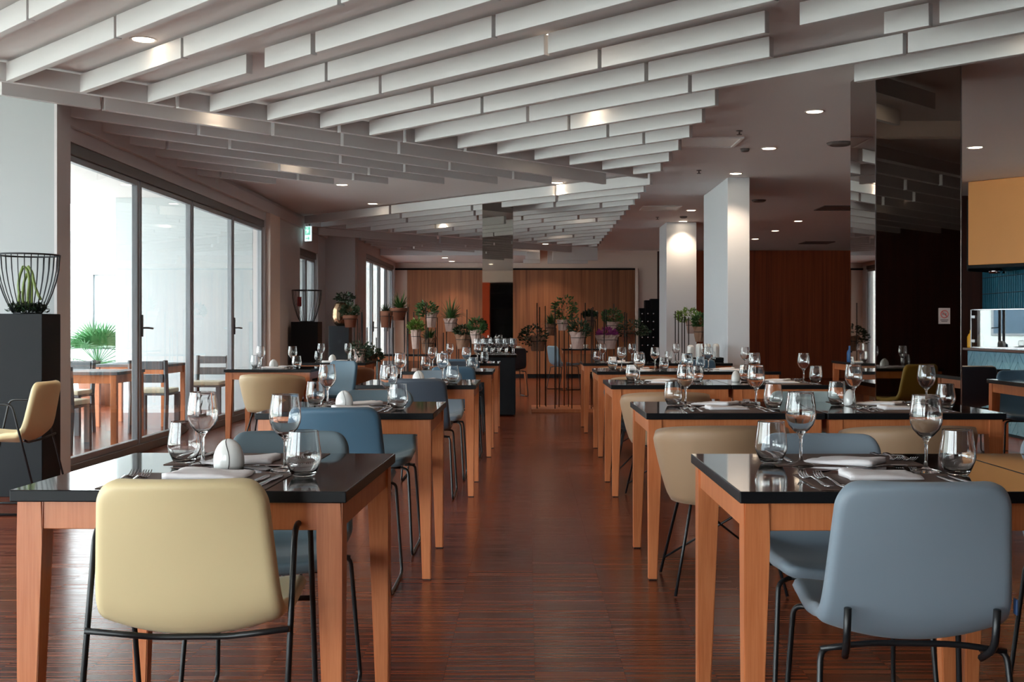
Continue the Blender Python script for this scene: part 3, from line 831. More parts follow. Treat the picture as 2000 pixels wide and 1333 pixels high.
def arm_frame():
    bm = bmesh.new(); r = .0072
    for s in (-1, 1):
        rods(bm, r, [(s*.226, -.30, .008), (s*.228, -.13, .672), (s*.228, .09, .672), (s*.226, .235, .008), (s*.226, -.30, .008)], rad=.04)
    rods(bm, r, [(-.227, -.205, .455), (-.085, -.166, .429), (.085, -.166, .429), (.227, -.205, .455)], rad=.03)
    rods(bm, r, [(-.227, .185, .432), (.227, .185, .432)])
    return finish(bm, 'frame', 'black_metal', True)
SLED, ARMF = sled_frame(), arm_frame(); BRK = {s: bracket(s) for s in (-1, 1)}
TAGM = box('care_tag', .2125, .2165, -.205, -.185, .50, .535, 'tag', .001)
def shell_chair(x, y, rz, col, label, arms=False, brackets=False, group='upholstered shell chairs'):
    t = thing('shell_armchair' if arms else 'shell_chair', label, 'chair', (x, y, 0), rz, group)
    obj('shell', SHELL, t, mat=col)
    obj('frame', ARMF if arms else SLED, t)
    if brackets:
        for s in (-1, 1): obj('bracket', BRK[s], t)
        obj('care_tag', TAGM, t)
    return t

def tub_meshes():
    bm = bmesh.new(); nth, nz = 44, 10; A0 = math.radians(128)
    G = {}
    for i in range(nth+1):
        th = -A0 + 2*A0*i/nth; k = abs(th)/A0
        top = .725 - .085*k**2 - .03*k**6
        for j in range(nz+1):
            v = j/nz
            z = .375 + (top-.375)*v
            rx = .205 + .085*v**.7; ry = .195 + .085*v**.7
            e = .016*(math.sqrt(max(0, 1-max(0, (v-.82)/.18)**2)))
            if k > .93: e *= math.sqrt(max(0.0, 1-((k-.93)/.07)**2))
            for sg in (-1, 1):
                G[sg, i, j] = bm.verts.new(((rx+e*sg)*math.sin(th), -(ry+e*sg)*math.cos(th), z))
    for i in range(nth):
        for j in range(nz):
            for sg in (-1, 1): bm.faces.new([G[sg, i, j], G[sg, i+1, j], G[sg, i+1, j+1], G[sg, i, j+1]])
        bm.faces.new([G[-1, i, 0], G[-1, i+1, 0], G[1, i+1, 0], G[1, i, 0]])
    bmesh.ops.remove_doubles(bm, verts=bm.verts[:], dist=1e-5)
    back = finish(bm, 'tub_back', 'beige', True)
    bm = bmesh.new(); n = 36; rings = []
    for (f, z) in ((0, .375), (.55, .372), (.93, .385), (1, .41), (1, .435), (.94, .455), (.6, .462), (0, .464)):
        if f == 0: rings.append([bm.verts.new((0, .02, z))]); continue
        rr = []
        for j in range(n):
            a = 2*PI*j/n; c, s = math.cos(a), math.sin(a); q = (abs(c)**2.8+abs(s)**2.8)**(-1/2.8)
            rr.append(bm.verts.new((.205*f*c*q, .02+.215*f*s*q, z)))
        rings.append(rr)
    for A, B in zip(rings, rings[1:]):
        for j in range(n):
            if len(A) == 1: bm.faces.new((A[0], B[j], B[(j+1) % n]))
            elif len(B) == 1: bm.faces.new((A[j], A[(j+1) % n], B[0]))
            else: bm.faces.new((A[j], A[(j+1) % n], B[(j+1) % n], B[j]))
    seat = finish(bm, 'seat', 'beige', True)
    bm = bmesh.new(); r = .0068
    for s in (-1, 1):
        rods(bm, r, [(s*.24, .235, .006), (s*.165, .14, .376), (s*.15, -.12, .376), (s*.235, -.255, .006)], rad=.02)
        rods(bm, r*.75, [(s*.226, .217, .075), (-s*.13, -.10, .372)])
    rods(bm, r, [(-.165, .14, .376), (.165, .14, .376)]); rods(bm, r, [(-.15, -.12, .376), (.15, -.12, .376)])
    return back, seat, finish(bm, 'frame', 'black_metal', True)
TUB = tub_meshes()
def tub_chair(x, y, rz, col, label, group='upholstered tub chairs'):
    t = thing('tub_chair', label, 'chair', (x, y, 0), rz, group)
    obj('tub_back', TUB[0], t, mat=col); obj('seat', TUB[1], t, mat=col); obj('frame', TUB[2], t)

shell_chair(-.772, 2.757, math.radians(2), 'yellow', 'mustard yellow armchair with wire arms at the near side of the first window-side table', True)
shell_chair(-.760, 3.41, PI+.02, 'teal', 'grey-teal shell chair behind the first window-side aisle table')
shell_chair(-.805, 5.00, 0, 'blue', 'steel blue shell chair at the near side of the second window-side table')
shell_chair(-.800, 5.83, PI, 'teal', 'grey-teal shell chair behind the second window-side aisle table')
shell_chair(-.720, 7.67, 0, 'slate', 'dark slate shell chair at the near side of the third window-side table')
shell_chair(-.700, 8.56, PI, 'grey', 'blue-grey shell chair behind the third window-side aisle table')
shell_chair(-.640, 9.97, 0, 'blue', 'steel blue shell chair at the near side of the fourth window-side table')
shell_chair(-.70, 10.9, PI, 'slate', 'dark slate shell chair behind the fourth window-side aisle table')
shell_chair(-.70, 12.25, 0, 'blue', 'steel blue shell chair at the near side of the fifth window-side table')
shell_chair(.872, 2.715, math.radians(-3), 'grey', 'blue-grey shell chair on black sled legs at the near side of the first kitchen-side table', False, True)
shell_chair(.905, 3.32, PI-.03, 'grey', 'blue-grey shell chair behind the first kitchen-side aisle table')
shell_chair(1.73, 3.32, PI, 'grey', 'blue-grey shell chair behind the first outer kitchen-side table')
tub_chair(.853, 5.02, 0, 'tan', 'beige tub chair at the near side of the second kitchen-side aisle table')
tub_chair(1.668, 5.02, 0, 'tan', 'beige tub chair at the near side of the second outer kitchen-side table')
shell_chair(1.44, 5.68, PI, 'pale', 'pale grey-green shell chair behind the second outer kitchen-side table')
tub_chair(.905, 7.50, 0, 'tan', 'beige tub chair at the near side of the third kitchen-side aisle table')
tub_chair(.865, 8.50, PI, 'navy', 'near-black tub chair behind the third kitchen-side aisle table')
tub_chair(1.00, 9.85, 0, 'tan', 'beige tub chair at the near side of the fourth kitchen-side aisle table')
tub_chair(.98, 12.1, 0, 'tan', 'beige tub chair at the near side of the fifth kitchen-side aisle table')
shell_chair(1.78, 12.18, 0, 'blue', 'steel blue shell chair at the table before the white column')
tub_chair(-2.31, 10.30, 0, 'beige', 'beige tub chair on thin black legs at the table by the glass doors')
shell_chair(-1.98, 11.15, PI*.8, 'blue', 'steel blue shell chair behind the table by the glass doors')
tub_chair(-1.95, 12.25, 0, 'brown', 'tan brown tub chair at the table near the black plinths')
shell_chair(-3.235, 7.07, PI/2, 'yellow', 'mustard yellow armchair seen side-on before the black plinth with the wire basket', True)
shell_chair(3.50, 4.22, PI-.35, 'ochre', 'ochre yellow shell chair seen in the mirrored pillar')
shell_chair(3.80, 8.62, PI-.2, 'blue', 'steel blue shell chair at the table before the kitchen')
shell_chair(3.90, 10.15, 0, 'navy', 'near-black shell chair beside the mirrored pillar before the kitchen')
shell_chair(-.28, 18.75, .3, 'navy', 'near-black shell chair behind the slim mirrored pillar')
shell_chair(.66, 20.75, -PI/2+.5, 'ice', 'ice-blue shell chair among the plant rods by the end wall')

# ================================================================== KITCHEN SIDE
struct('wall_kitchen', box('kitchen_side_wall', 5.96, 6.1, 11.0, 14.9, 0, ZC, 'grout_dark'))
wk = struct('wall_kitchen_tiled', box('tile_backing', 5.945, 5.96, 11.0, 14.88, .9, 2.2, 'grout_dark'))
tl = box('tile', -.006, 0, -.031, .031, -.101, .101, 'tile_dark', .0015)
for i in range(56):
    for j in range(3):
        obj('tile', tl, wk, (5.945, 14.84 - .066*i, 1.465+.208*j))
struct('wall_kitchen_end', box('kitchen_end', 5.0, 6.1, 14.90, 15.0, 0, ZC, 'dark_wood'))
cb = thing('kitchen_counter', 'kitchen counter clad in light blue chevron tiles behind the mirrored pillar', 'counter', (4.99, 12.0, 0))
obj('body', box('body', .015, .65, -2.2, .95, 0, .872, 'grout_dark'), cb)
obj('worktop', box('worktop', -.03, .70, -2.25, .98, .875, .905, 'chrome', .004), cb)
# chevron tiles standing on the counter front, cut level under the worktop
def clip(pts, z0, z1):
    for lim, sg in ((z0, 1), (z1, -1)):
        out = []
        for i in range(len(pts)):
            p, q = pts[i-1], pts[i]; a, b = (p.z-lim)*sg, (q.z-lim)*sg
            if (a >= 0) != (b >= 0): out.append(p + (q-p)*(a/(a-b)))
            if b >= 0: out.append(q)
        pts = out
        if len(pts) < 3: return []
    return pts
W1, h = .084, .095; vt = W1*.707*1.0
for i in range(15):
    sg = 1 if i % 2 else -1
    for j in range(-1, 9):
        z = .03 + j*2*vt; g = .0048
        pts = [Vector((0, -h+g, z-h*sg-vt+g)), Vector((0, h-g, z+h*sg-vt+g)), Vector((0, h-g, z+h*sg+vt-g)), Vector((0, -h+g, z-h*sg+vt-g))]
        pts = clip(pts, .03, .868)
        if len(pts) < 3: continue
        bm = bmesh.new(); poly_prism(bm, pts, (.012, 0, 0))
        obj('tile', finish(bm, 'tile', 'tile_light'), cb, (.008, .84 - 2*h*i, 0))
# glass screen
gs = thing('glass_screen', 'glass sneeze guard in a chrome frame on the blue-tiled counter', 'screen', (4.985, 12.80, .905), math.radians(30))
obj('pane', box('pane', -.004, .004, -1.5, -.02, .012, .42, 'screen'), gs)
bm = bmesh.new(); add_box(bm, -.012, .012, -.02, 0, 0, .43, .003); add_box(bm, -.012, .012, -1.5, -.02, .42, .434, .003); add_box(bm, -.012, .012, -1.5, -.02, 0, .014, .003)
obj('rail', finish(bm, 'rail', 'chrome'), gs)
for z in (.06, .33): obj('clamp', box('clamp', -.02, .02, -.07, -.015, z, z+.035, 'chrome', .003), gs)
# hood
hd = thing('range_hood', 'big orange plaster hood hanging over the kitchen counter', 'hood', (5.20, 13.47, 0), math.atan2(-.52, .45))
obj('casing', box('casing', .012, 2.4, 0, .9, 1.87, ZC-.004, 'orange_panel', .006), hd)
obj('side_panel', box('side_panel', -.01, .012, 0.01, .9, 1.80, 2.65, 'black_plinth', .003), hd)
obj('underside', box('underside', -.01, 2.4, .01, .9, 1.83, 1.87, 'black_plinth', .003), hd)
for i in range(3):
    bm = bmesh.new(); add_lathe(bm, [(0, 0), (.07, 0), (.085, .03), (.06, .06), (0, .06)], 20); 
    obj('heat_lamp', finish(bm, 'heat_lamp', 'chrome', True), hd, (.25+.5*i, .2, 1.77))
for i, (yy, mt, lb) in enumerate(((12.93, 'mustard', 'yellow sauce bottle'), (12.89, 'ochre', 'ochre sauce bottle'))):
    bm = bmesh.new(); add_lathe(bm, [(0, 0), (.034, 0), (.036, .01), (.036, .12), (.022, .15), (.009, .165), (.006, .20), (0, .20)], 20)
    o = obj('sauce_bottle', finish(bm, 'sauce_bottle', mt, True), None, (5.03+.10*i, yy-.0, .906)); tag(o, lb+' on the counter beside the glass screen', 'bottle')

# ================================================================== LIGHTS AND FITTINGS ON THE CEILING
def ring_mesh(r):
    bm = bmesh.new(); add_lathe(bm, [(r, 0), (r+.012, -.006), (r+.018, 0), (r, .0)], 28); return finish(bm, 'trim_ring', 'white_plastic', True)
def lens_mesh(r):
    bm = bmesh.new(); add_lathe(bm, [(0, -.003), (r, -.003), (r, 0), (0, 0)], 28); return finish(bm, 'lens', 'lamp')
RING, LENS = ring_mesh(.062), lens_mesh(.062)
def downlight(x, y, label, z=ZC, watt=1.0, dim=False):
    t = thing('downlight', label, 'lamp', (x, y, z), 0, 'round recessed downlights')
    obj('trim_ring', RING, t); obj('lens', LENS, t)
    d = bpy.data.lights.new('downlight_beam', 'SPOT'); d.energy = SPOT_W*watt; d.color = WARM
    d.spot_size = math.radians(105); d.spot_blend = 0.7; d.shadow_soft_size = 0.05
    o = bpy.data.objects.new('downlight_beam', d); C.objects.link(o); o.parent = t; o.location = (0, 0, -.02)
def cl(px, py): p = P(px, py, Z=ZC); return p.x, p.y
for px, py, lb in ((1591, 218, 'beside the mirrored pillar, closest to it'), (1502, 290, 'second out from the mirrored pillar'), (1437, 339, 'right above the nearer white column'),
                   (1610, 410, 'over the red panelled wall, first of its row'), (1559, 432, 'over the red panelled wall, second of its row'), (1514, 451, 'over the red panelled wall, third of its row'), (1475, 467, 'over the red panelled wall, last of its row'),
                   (1350, 411, 'between the two white columns'), (1905, 288, 'in front of the orange hood')):
    x, y = cl(px, py); downlight(x, y, 'lit downlight in the dark ceiling '+lb, watt=3.0 if px > 1900 else 1.0)
downlight(5.55, 11.4, 'added downlight out of view, brightening the blue kitchen tiles', watt=3.2)  # added lamp out of view, lifts the dim blue tiles
downlight(2.52, 18.48, 'lit downlight washing the farther white column')
x, y = cl(280, 77); downlight(x, y, 'lit downlight set between the first slanted baffles')
for px, py, lb in ((668, 361, 'in the plain ceiling triangle, first'), (728, 398, 'in the plain ceiling triangle, second'), (1088, 357, 'at the tip of the plain ceiling triangle')):
    x, y = cl(px, py); downlight(x, y, 'lit downlight '+lb, watt=.7)
for px, py, lb in ((440, 208, 'hidden behind the long valley baffle'), (1085, 303, 'hidden near the tip of the slanted baffles'), (588, 307, 'hidden in the baffle fan by the glass doors')):
    x, y = cl(px, py); downlight(x, y, 'downlight '+lb, watt=.55 if py < 400 else 1.3)
for x, y, lb, wt in ((.17, 6.72, 'hidden above the joint of a slanted baffle', .6), (.45, 8.84, 'hidden between the middle slanted baffles', .6), (.66, 17.06, 'hidden among the farther baffles', 1.4), (.40, 20.08, 'hidden among the last baffles', 1.4), (-1.4, 18.0, 'hidden among the farther baffles on the window side', 1.4)):
    downlight(x, y, 'downlight '+lb, watt=wt)
downlight(2.85, 6.35, 'downlight hidden behind the baffle before the mirrored pillar', watt=.9)
for x, y, lb in ((-1.72, 23.6, 'first'), (-1.66, 24.8, 'second')):
    downlight(x, y, f'lit downlight in the low soffit, {lb} from the aisle', 2.58, 1.0)
for i, y in enumerate((22.4, 23.5, 24.7)):
    downlight(.36, y, f'small downlight before the end wall, {("first", "second", "third")[i]} of three', ZC, 1.1)
# lights behind the camera keep that end of the room alive
for x, y, lb in ((-1.0, -1.0, 'window-side'), (1.6, -1.0, 'middle'), (5.0, -.35, 'kitchen-side')):
    downlight(x, y, f'{lb} downlight over the near end of the room')
def diffuser(px, py, z, s, label, dark=False):
    p = P(px, py, Z=z)
    t = thing('ceiling_diffuser', label, 'vent', (p.x, p.y, z), 0)
    obj('panel', box('panel', -s/2+.03, s/2-.03, -s/2+.03, s/2-.03, -.006, 0, 'grey_plastic' if dark else 'white_plastic'), t)
    bm = bmesh.new()
    for a, b, c, d in ((-s/2, s/2, -s/2, -s/2+.03), (-s/2, s/2, s/2-.03, s/2), (-s/2, -s/2+.03, -s/2+.03, s/2-.03), (s/2-.03, s/2, -s/2+.03, s/2-.03)): add_box(bm, a, b, c, d, -.014, 0, .002)
    obj('frame', finish(bm, 'frame', 'grey_plastic' if dark else 'white_plastic'), t)
diffuser(1385, 277, ZC, .55, 'square white ceiling diffuser at the ends of the baffles')
diffuser(1290, 406, ZC, .55, 'square white ceiling diffuser before the farther white column')
diffuser(1640, 406, ZC, .60, 'dark square ceiling vent next to the mirrored pillar', True)
diffuser(1595, 474, ZC, .60, 'dark square ceiling vent close to the red panelled wall', True)
def sprinkler(px, py, label):
    p = P(px, py, Z=ZC-.03); bm = bmesh.new()
    add_lathe(bm, [(0, 0), (.028, 0), (.028, -.006), (.008, -.010), (.007, -.030), (.024, -.034), (.024, -.038), (0, -.038)], 14)
    tag(obj('sprinkler', finish(bm, 'sprinkler', 'grey_plastic', True), None, (p.x, p.y, ZC)), label, 'sprinkler')
sprinkler(1444, 262, 'small ceiling sprinkler above the nearer white column'); sprinkler(1365, 338, 'small ceiling sprinkler left of the nearer white column'); sprinkler(1284, 428, 'small ceiling sprinkler before the farther white column')
def disc(px, py, r, label, name='smoke_detector', mt='white_plastic'):
    p = P(px, py, Z=ZC); bm = bmesh.new(); add_lathe(bm, [(0, -.03), (r*.7, -.028), (r*.9, -.018), (r, 0), (0, 0)], 24)
    tag(obj(name, finish(bm, name, mt, True), None, (p.x, p.y, ZC)), label, 'detector')
disc(1455, 291, .045, 'small dark smoke detector in the ceiling', mt='grey_plastic'); disc(1640, 279, .12, 'large round ceiling speaker beside the mirrored pillar', 'ceiling_speaker', 'grey_plastic'); disc(1482, 391, .10, 'round ceiling speaker beyond the nearer white column', 'ceiling_speaker', 'grey_plastic'); disc(1335, 423, .06, 'round detector between the white columns', mt='grey_plastic')

# ================================================================== PLINTHS, BASKETS, SIGNS
def plinth(x0, x1, y0, y1, h, mt, label):
    o = obj('plinth', box('plinth', -(x1-x0)/2, (x1-x0)/2, -(y1-y0)/2, (y1-y0)/2, 0, h, mt, .003), None, ((x0+x1)/2, (y0+y1)/2, 0)); return tag(o, label, 'plinth')
plinth(-3.60, -3.245, 7.60, 7.90, 1.226, 'black_plinth', 'tall black plinth carrying a wire basket with a cactus')
def basket(x, y, z, r0, r1, h, n, label):
    t = thing('wire_basket', label, 'basket', (x, y, z))
    bm = bmesh.new()
    def prof(v): return r0 + (r1-r0)*math.sin(v*PI/2)**.8
    add_tube(bm, [(prof(v), 0, .004+h*v) for v in (0, .08, .2, .35, .55, .75, 1)], .0032, 5)
    wm = finish(bm, 'wire', 'wire_metal', True)
    for i in range(n): obj('wire', wm, t, (0, 0, 0), 2*PI*i/n)
    bm = bmesh.new()
    bm.free()
    for r, zz, nm in ((r0, .004, 'base_ring'), (r1, h, 'top_ring')):
        bm = bmesh.new(); add_tube(bm, [(r*math.cos(2*PI*j/40), r*math.sin(2*PI*j/40), zz) for j in range(40)], .006, 6, closed=True)
        obj(nm, finish(bm, nm, 'wire_metal', True), t)
basket(-3.405, 7.745, 1.226, .088, .205, .40, 30, 'open wire basket on the tall black plinth')
ct = thing('cactus_arrangement', 'drooping cactus stems over a dark wreath inside the wire basket', 'plant', (-3.405, 7.745, 1.232))
stems = [[(-.03, 0, .02), (-.035, 0, .12), (-.03, 0, .2), (-.005, .0, .27)], [(.0, 0, .02), (.0, 0, .12), (.012, 0, .22), (.0, 0, .29), (-.03, 0, .32)], [(.02, .01, .02), (.022, .01, .14), (.02, .01, .24)],
         [(-.03, 0, .32), (-.055, 0, .26), (-.065, 0, .19), (-.055, 0, .10)], [(0, 0, .32), (.03, 0, .28), (.04, 0, .22), (.06, .0, .15), (.09, 0, .09)], [(-.045, -.03, .02), (-.05, -.03, .10), (-.04, -.03, .15)]]
for st in stems:
    bm = bmesh.new(); add_tube(bm, rounded(st, .05, 5), .010, 5); obj('stem', finish(bm, 'stem', 'cactus', True), ct)
rd = random.Random(3); bm = bmesh.new()
for i in range(520):
    a = rd.uniform(0, 2*PI); r = rd.uniform(.04, .125); p = Vector((r*math.cos(a), r*math.sin(a), rd.uniform(.0, .055)))
    d = Vector((rd.uniform(-1, 1), rd.uniform(-1, 1), rd.uniform(-.2, .8))).normalized()*.042; s = d.cross(Vector((0, 0, 1)))*.3
    vs4 = [bm.verts.new(q) for q in (p, p+d*.5+s, p+d, p+d*.5-s)]; bm.faces.new(vs4)
o = obj('wreath', finish(bm, 'wreath', 'leaf_dark'), ct); o['kind'] = 'stuff'
p = P(571, 629, Y=16.6)
plinth(p.x, p.x+.39, 16.5, 16.85, CH-(629-640)*16.6/F, 'black_plinth', 'black plinth before the side door carrying an empty wire basket')
basket(p.x+.195, 16.68, 1.218, .10, .215, .46, 22, 'empty wire basket with a red card before the side door')
tag(obj('red_card', box('red_card', -.03, .03, -.002, .002, 0, .14, 'red_thing'), None, (p.x+.10, 16.62, 1.222+.22)), 'small red card hanging in the far wire basket', 'card')
plinth(-3.26, -2.93, 18.62, 18.95, 1.16, 'slate_plinth', 'slate grey plinth under the bronze vase')
vz = thing('bronze_vase', 'rounded bronze vase with dark plant on the slate grey plinth', 'vase', (-3.06, 18.78, 1.16))
bm = bmesh.new(); add_lathe(bm, [(0, 0), (.09, 0), (.15, .05), (.175, .15), (.17, .26), (.13, .36), (.10, .39), (.092, .385), (.12, .35), (.16, .25), (.165, .15), (.14, .06), (0, .02)], 28)
obj('body', finish(bm, 'body', 'bronze', True), vz)

def leaf_ball(bm, rd, c, rx, ry, rz_, n, ls, droop=0.0, upb=.3):
    for i in range(n):
        a = rd.uniform(0, 2*PI); u = rd.uniform(-1, 1); r = rd.uniform(.35, 1.0)**.6
        s = math.sqrt(1-u*u)
        p = Vector((c[0]+rx*r*s*math.cos(a), c[1]+ry*r*s*math.sin(a), c[2]+rz_*r*u - droop*r*s*r*.6))
        d = Vector((math.cos(a)*s, math.sin(a)*s, upb+rd.uniform(-.6, .6) - droop*2)).normalized()*ls*rd.uniform(.6, 1.2)
        w_ = d.cross(Vector((rd.uniform(-1, 1), rd.uniform(-1, 1), rd.uniform(-1, 1)))); 
        if w_.length < 1e-6: continue
        w_ = w_.normalized()*ls*.26; nn = d.cross(w_).normalized()*ls*.08
        v = [bm.verts.new(q) for q in (p, p+d*.45+w_+nn, p+d, p+d*.45-w_+nn)]
        bm.faces.new((v[0], v[1], v[2])); bm.faces.new((v[0], v[2], v[3]))
def blades(bm, rd, c, n, ln, w_=.008, spread=1.0):
    for i in range(n):
        a = rd.uniform(0, 2*PI); l = ln*rd.uniform(.6, 1.1); sp = spread*rd.uniform(.2, 1)
        d = Vector((math.cos(a), math.sin(a), 0)); prev = None; side = Vector((-d.y, d.x, 0))
        for k in range(6):
            t = k/5; p = Vector(c) + d*l*sp*t + Vector((0, 0, l*(t*(1.15-.35*sp) - .75*sp*t*t)))
            ww = w_*(1-t)**.7*(1 if k else .6); q = (bm.verts.new(p-side*ww), bm.verts.new(p+side*ww))
            if prev: bm.faces.new((prev[0], prev[1], q[1], q[0]))
            prev = q
bm = bmesh.new(); leaf_ball(bm, random.Random(5), (.04, 0, .46), .15, .12, .09, 160, .07)
o = obj('foliage', finish(bm, 'foliage', 'leaf_dark'), vz); o['kind'] = 'stuff'

# ---- planter racks: black rods on wooden bases, pots held in rings
def rack(x0, x1, y0, y1, rods_, label):
    t = thing('plant_rack', label, 'plant rack', ((x0+x1)/2, (y0+y1)/2, 0)); cx, cy = (x0+x1)/2, (y0+y1)/2
    obj('base', box('base', x0-cx, x1-cx, y0-cy, y1-cy, 0, .045, 'table_wood', .004), t)
    for (x, y, h) in rods_:
        bm = bmesh.new(); add_tube(bm, [(x-cx, y-cy, .04), (x-cx, y-cy, h)], .0075, 6); obj('rod', finish(bm, 'rod', 'black_metal', True), t)
def pot_mesh(r, h, kind):
    bm = bmesh.new(); n = 20
    if kind == 'terracotta':
        add_lathe(bm, [(0, 0), (r*.72, 0), (r*.9, h*.72), (r*1.02, h*.74), (r*1.04, h), (r*.93, h), (r*.9, h*.9), (0, h*.88)], n)
    else:
        add_lathe(bm, [(0, 0), (r*.75, 0), (r*.85, h*.4), (r*.98, h*.8), (r*1.15, h*1.05), (r*1.05, h*1.02), (r*.92, h*.85), (0, h*.84)], n)
        rd = random.Random(int(r*1e4))
        for v in bm.verts:
            k = 1 + .13*rd.uniform(-1, 1) * (0.3 + v.co.z/h)
            v.co.x *= k; v.co.y *= k; v.co.z += .05*h*rd.uniform(-1, 1)*(v.co.z > h*.6)
    return finish(bm, 'pot', kind, kind == 'terracotta')
PY = 15.55
def pot(px, ytop, ybot, wpx, kind, fol, label, Y=PY, seed=0):
    a = P(px, ybot, Y=Y); s = F/Y; h = (ybot-ytop)/s; r = wpx/2/s
    t = thing('potted_plant', label, 'plant', (a.x, a.y, a.z), 0, 'potted plants on the rod racks')
    obj('pot', pot_mesh(r, h, kind), t)
    bm = bmesh.new(); add_tube(bm, [(r*1.02*math.cos(2*PI*j/20), r*1.02*math.sin(2*PI*j/20), h*.68) for j in range(20)], .004, 5, closed=True); add_tube(bm, [(r*1.02, 0, h*.68), (r*1.02, 0, -(a.z-.05))], .0065, 6)
    obj('holder', finish(bm, 'holder', 'black_metal', True), t)
    rd = random.Random(int(px)); bm = bmesh.new()
    typ, fw, fh, dx, dz, mt = fol
    fw *= 1.12/s; fh *= 1.15/s; dx /= s; dz /= s
    c = (dx, 0, h + dz)
    if typ == 'ball': leaf_ball(bm, rd, c, fw/2, fw/2.4, fh/2, 300, .055)
    elif typ == 'droop': leaf_ball(bm, rd, c, fw/2, fw/2.4, fh/2, 300, .055, .12)
    else: blades(bm, rd, (dx*.3, 0, h*.8), 80, max(fw, fh)*.85, .013)
    o = obj('foliage', finish(bm, 'foliage', mt), t); o['kind'] = 'stuff'
    if kind == 'flower': pass
    return t
pot(754, 608, 640, 26, 'terracotta', ('blade', 30, 22, 0, 5, 'leaf_dark'), 'terracotta pot with short dark spikes by the far glass doors')
pot(778, 602, 626, 34, 'terracotta', ('blade', 46, 40, 14, 8, 'leaf'), 'wide terracotta pot with long arching green blades', PY+.35)
pot(843, 612, 640, 22, 'paper', ('ball', 36, 30, -10, 6, 'leaf'), 'paper-wrapped pot with round leaves beside the terracotta pots')
pot(812, 646, 682, 18, 'paper', ('ball', 24, 22, 0, 8, 'leaf_light'), 'tall narrow paper-wrapped pot with bright green foliage', PY-.3)
pot(836, 662, 690, 26, 'kraft', ('blade', 40, 24, 8, 6, 'leaf'), 'kraft-wrapped pot with thin grassy leaves, low on the rack', PY+.3)
pot(880, 624, 648, 24, 'paper', ('blade', 60, 30, 0, 8, 'leaf'), 'paper-wrapped pot with wide arching blades in the middle of the rack')
pot(904, 655, 682, 28, 'kraft', ('ball', 34, 22, 2, 6, 'leaf_dark'), 'kraft-wrapped pot with dark leaves beside the slim mirrored pillar', PY-.35)
pot(929, 646, 672, 20, 'paper', ('ball', 28, 26, 2, 8, 'leaf'), 'paper-wrapped pot with fresh green leaves against the slim mirrored pillar', 14.75)
pot(703, 684, 706, 22, 'paper', ('droop', 40, 26, 0, 4, 'leaf_dark'), 'low pot with dark drooping leaves behind the table near the plinths', 14.2)
pot(726, 692, 716, 22, 'kraft', ('droop', 36, 26, 2, 4, 'leaf_dark'), 'low kraft-wrapped pot with hanging leaves near the far glass doors', 14.4)
pot(684, 616, 640, 28, 'terracotta', ('ball', 30, 24, 0, 8, 'leaf_dark'), 'terracotta pot with dark plant in front of the bronze vase', PY+.3)
pot(1050, 658, 686, 32, 'kraft', ('droop', 50, 34, -8, 6, 'leaf_dark'), 'kraft-wrapped pot with bushy dark leaves, first on the aisle rack', PY)
pot(1076, 634, 656, 20, 'kraft', ('blade', 34, 22, 0, 6, 'leaf'), 'small kraft-wrapped pot with flat leaves on the aisle rack', PY+.4)
pot(1099, 626, 646, 22, 'paper', ('ball', 42, 50, 4, 20, 'leaf'), 'paper-wrapped pot with tall bushy green crown on the aisle rack')
pot(1128, 650, 682, 28, 'paper', ('ball', 38, 30, 4, 6, 'leaf_dark'), 'large paper-wrapped pot with purple-tinged leaves on the aisle rack', PY-.35)
pot(1152, 620, 642, 22, 'kraft', ('ball', 22, 14, 0, 4, 'leaf_dark'), 'small kraft-wrapped pot with sparse dark leaves, high on the aisle rack', PY+.4)
t = pot(1186, 656, 682, 40, 'paper', ('ball', 34, 16, 0, 4, 'magenta'), 'wide paper-wrapped pot with magenta flowers', PY-.1)
pot(1196, 630, 650, 22, 'paper', ('ball', 34, 30, 0, 10, 'leaf'), 'paper-wrapped pot with upright green plant behind the magenta flowers', PY+.35)
pot(1226, 645, 668, 30, 'terracotta', ('droop', 56, 30, 10, 6, 'leaf_dark'), 'terracotta pot with wide dark trailing plant, last on the aisle rack', PY+.1)
pot(1352, 628, 652, 24, 'paper', ('ball', 44, 26, -8, 10, 'leaf_light'), 'paper-wrapped pot with bright leaves beside the nearer white column', 16.2)
pot(1368, 640, 668, 26, 'kraft', ('ball', 26, 30, 0, 10, 'leaf'), 'kraft-wrapped pot partly behind the nearer white column', 15.6)
def rod_list(pxs, Y): 
    out = []
    for i, (px, yt) in enumerate(pxs):
        yy = Y + .3*((i*7) % 3 - 1); q = P(px, yt, Y=yy); out.append((q.x, yy, q.z))
    return out
rack(P(688, 640, Y=PY).x, P(745, 640, Y=PY).x, PY-.42, PY+.42, rod_list(((692, 640), (702, 650), (708, 605), (706, 610), (717, 640), (735, 660), (742, 600)), PY), 'rod rack of plants before the far glass doors')
rack(P(755, 640, Y=PY).x, P(935, 640, Y=PY).x, PY-.42, PY+.42, rod_list(((760, 612), (768, 640), (790, 620), (797, 600), (808, 610), (817, 600), (832, 590), (836, 612), (851, 640), (866, 650), (872, 610), (896, 640), (912, 605), (920, 640)), PY), 'rod rack of plants between far glass doors and slim mirrored pillar')
rack(P(1038, 640, Y=PY).x, P(1255, 640, Y=PY).x, PY-.42, PY+.42, rod_list(((1049, 592), (1054, 600), (1065, 598), (1084, 600), (1092, 600), (1102, 640), (1117, 612), (1135, 612), (1143, 592), (1155, 602), (1158, 600), (1167, 608), (1180, 605), (1184, 605), (1199, 594), (1220, 610), (1224, 612)), PY), 'rod rack of plants standing in the aisle before the end wall')
rack(P(1318, 640, Y=15.9).x, P(1372, 640, Y=15.9).x, 15.5, 16.4, rod_list(((1319, 608), (1325, 614), (1332, 610), (1337, 618), (1345, 620)), 15.9), 'rod rack of plants behind the nearer white column')

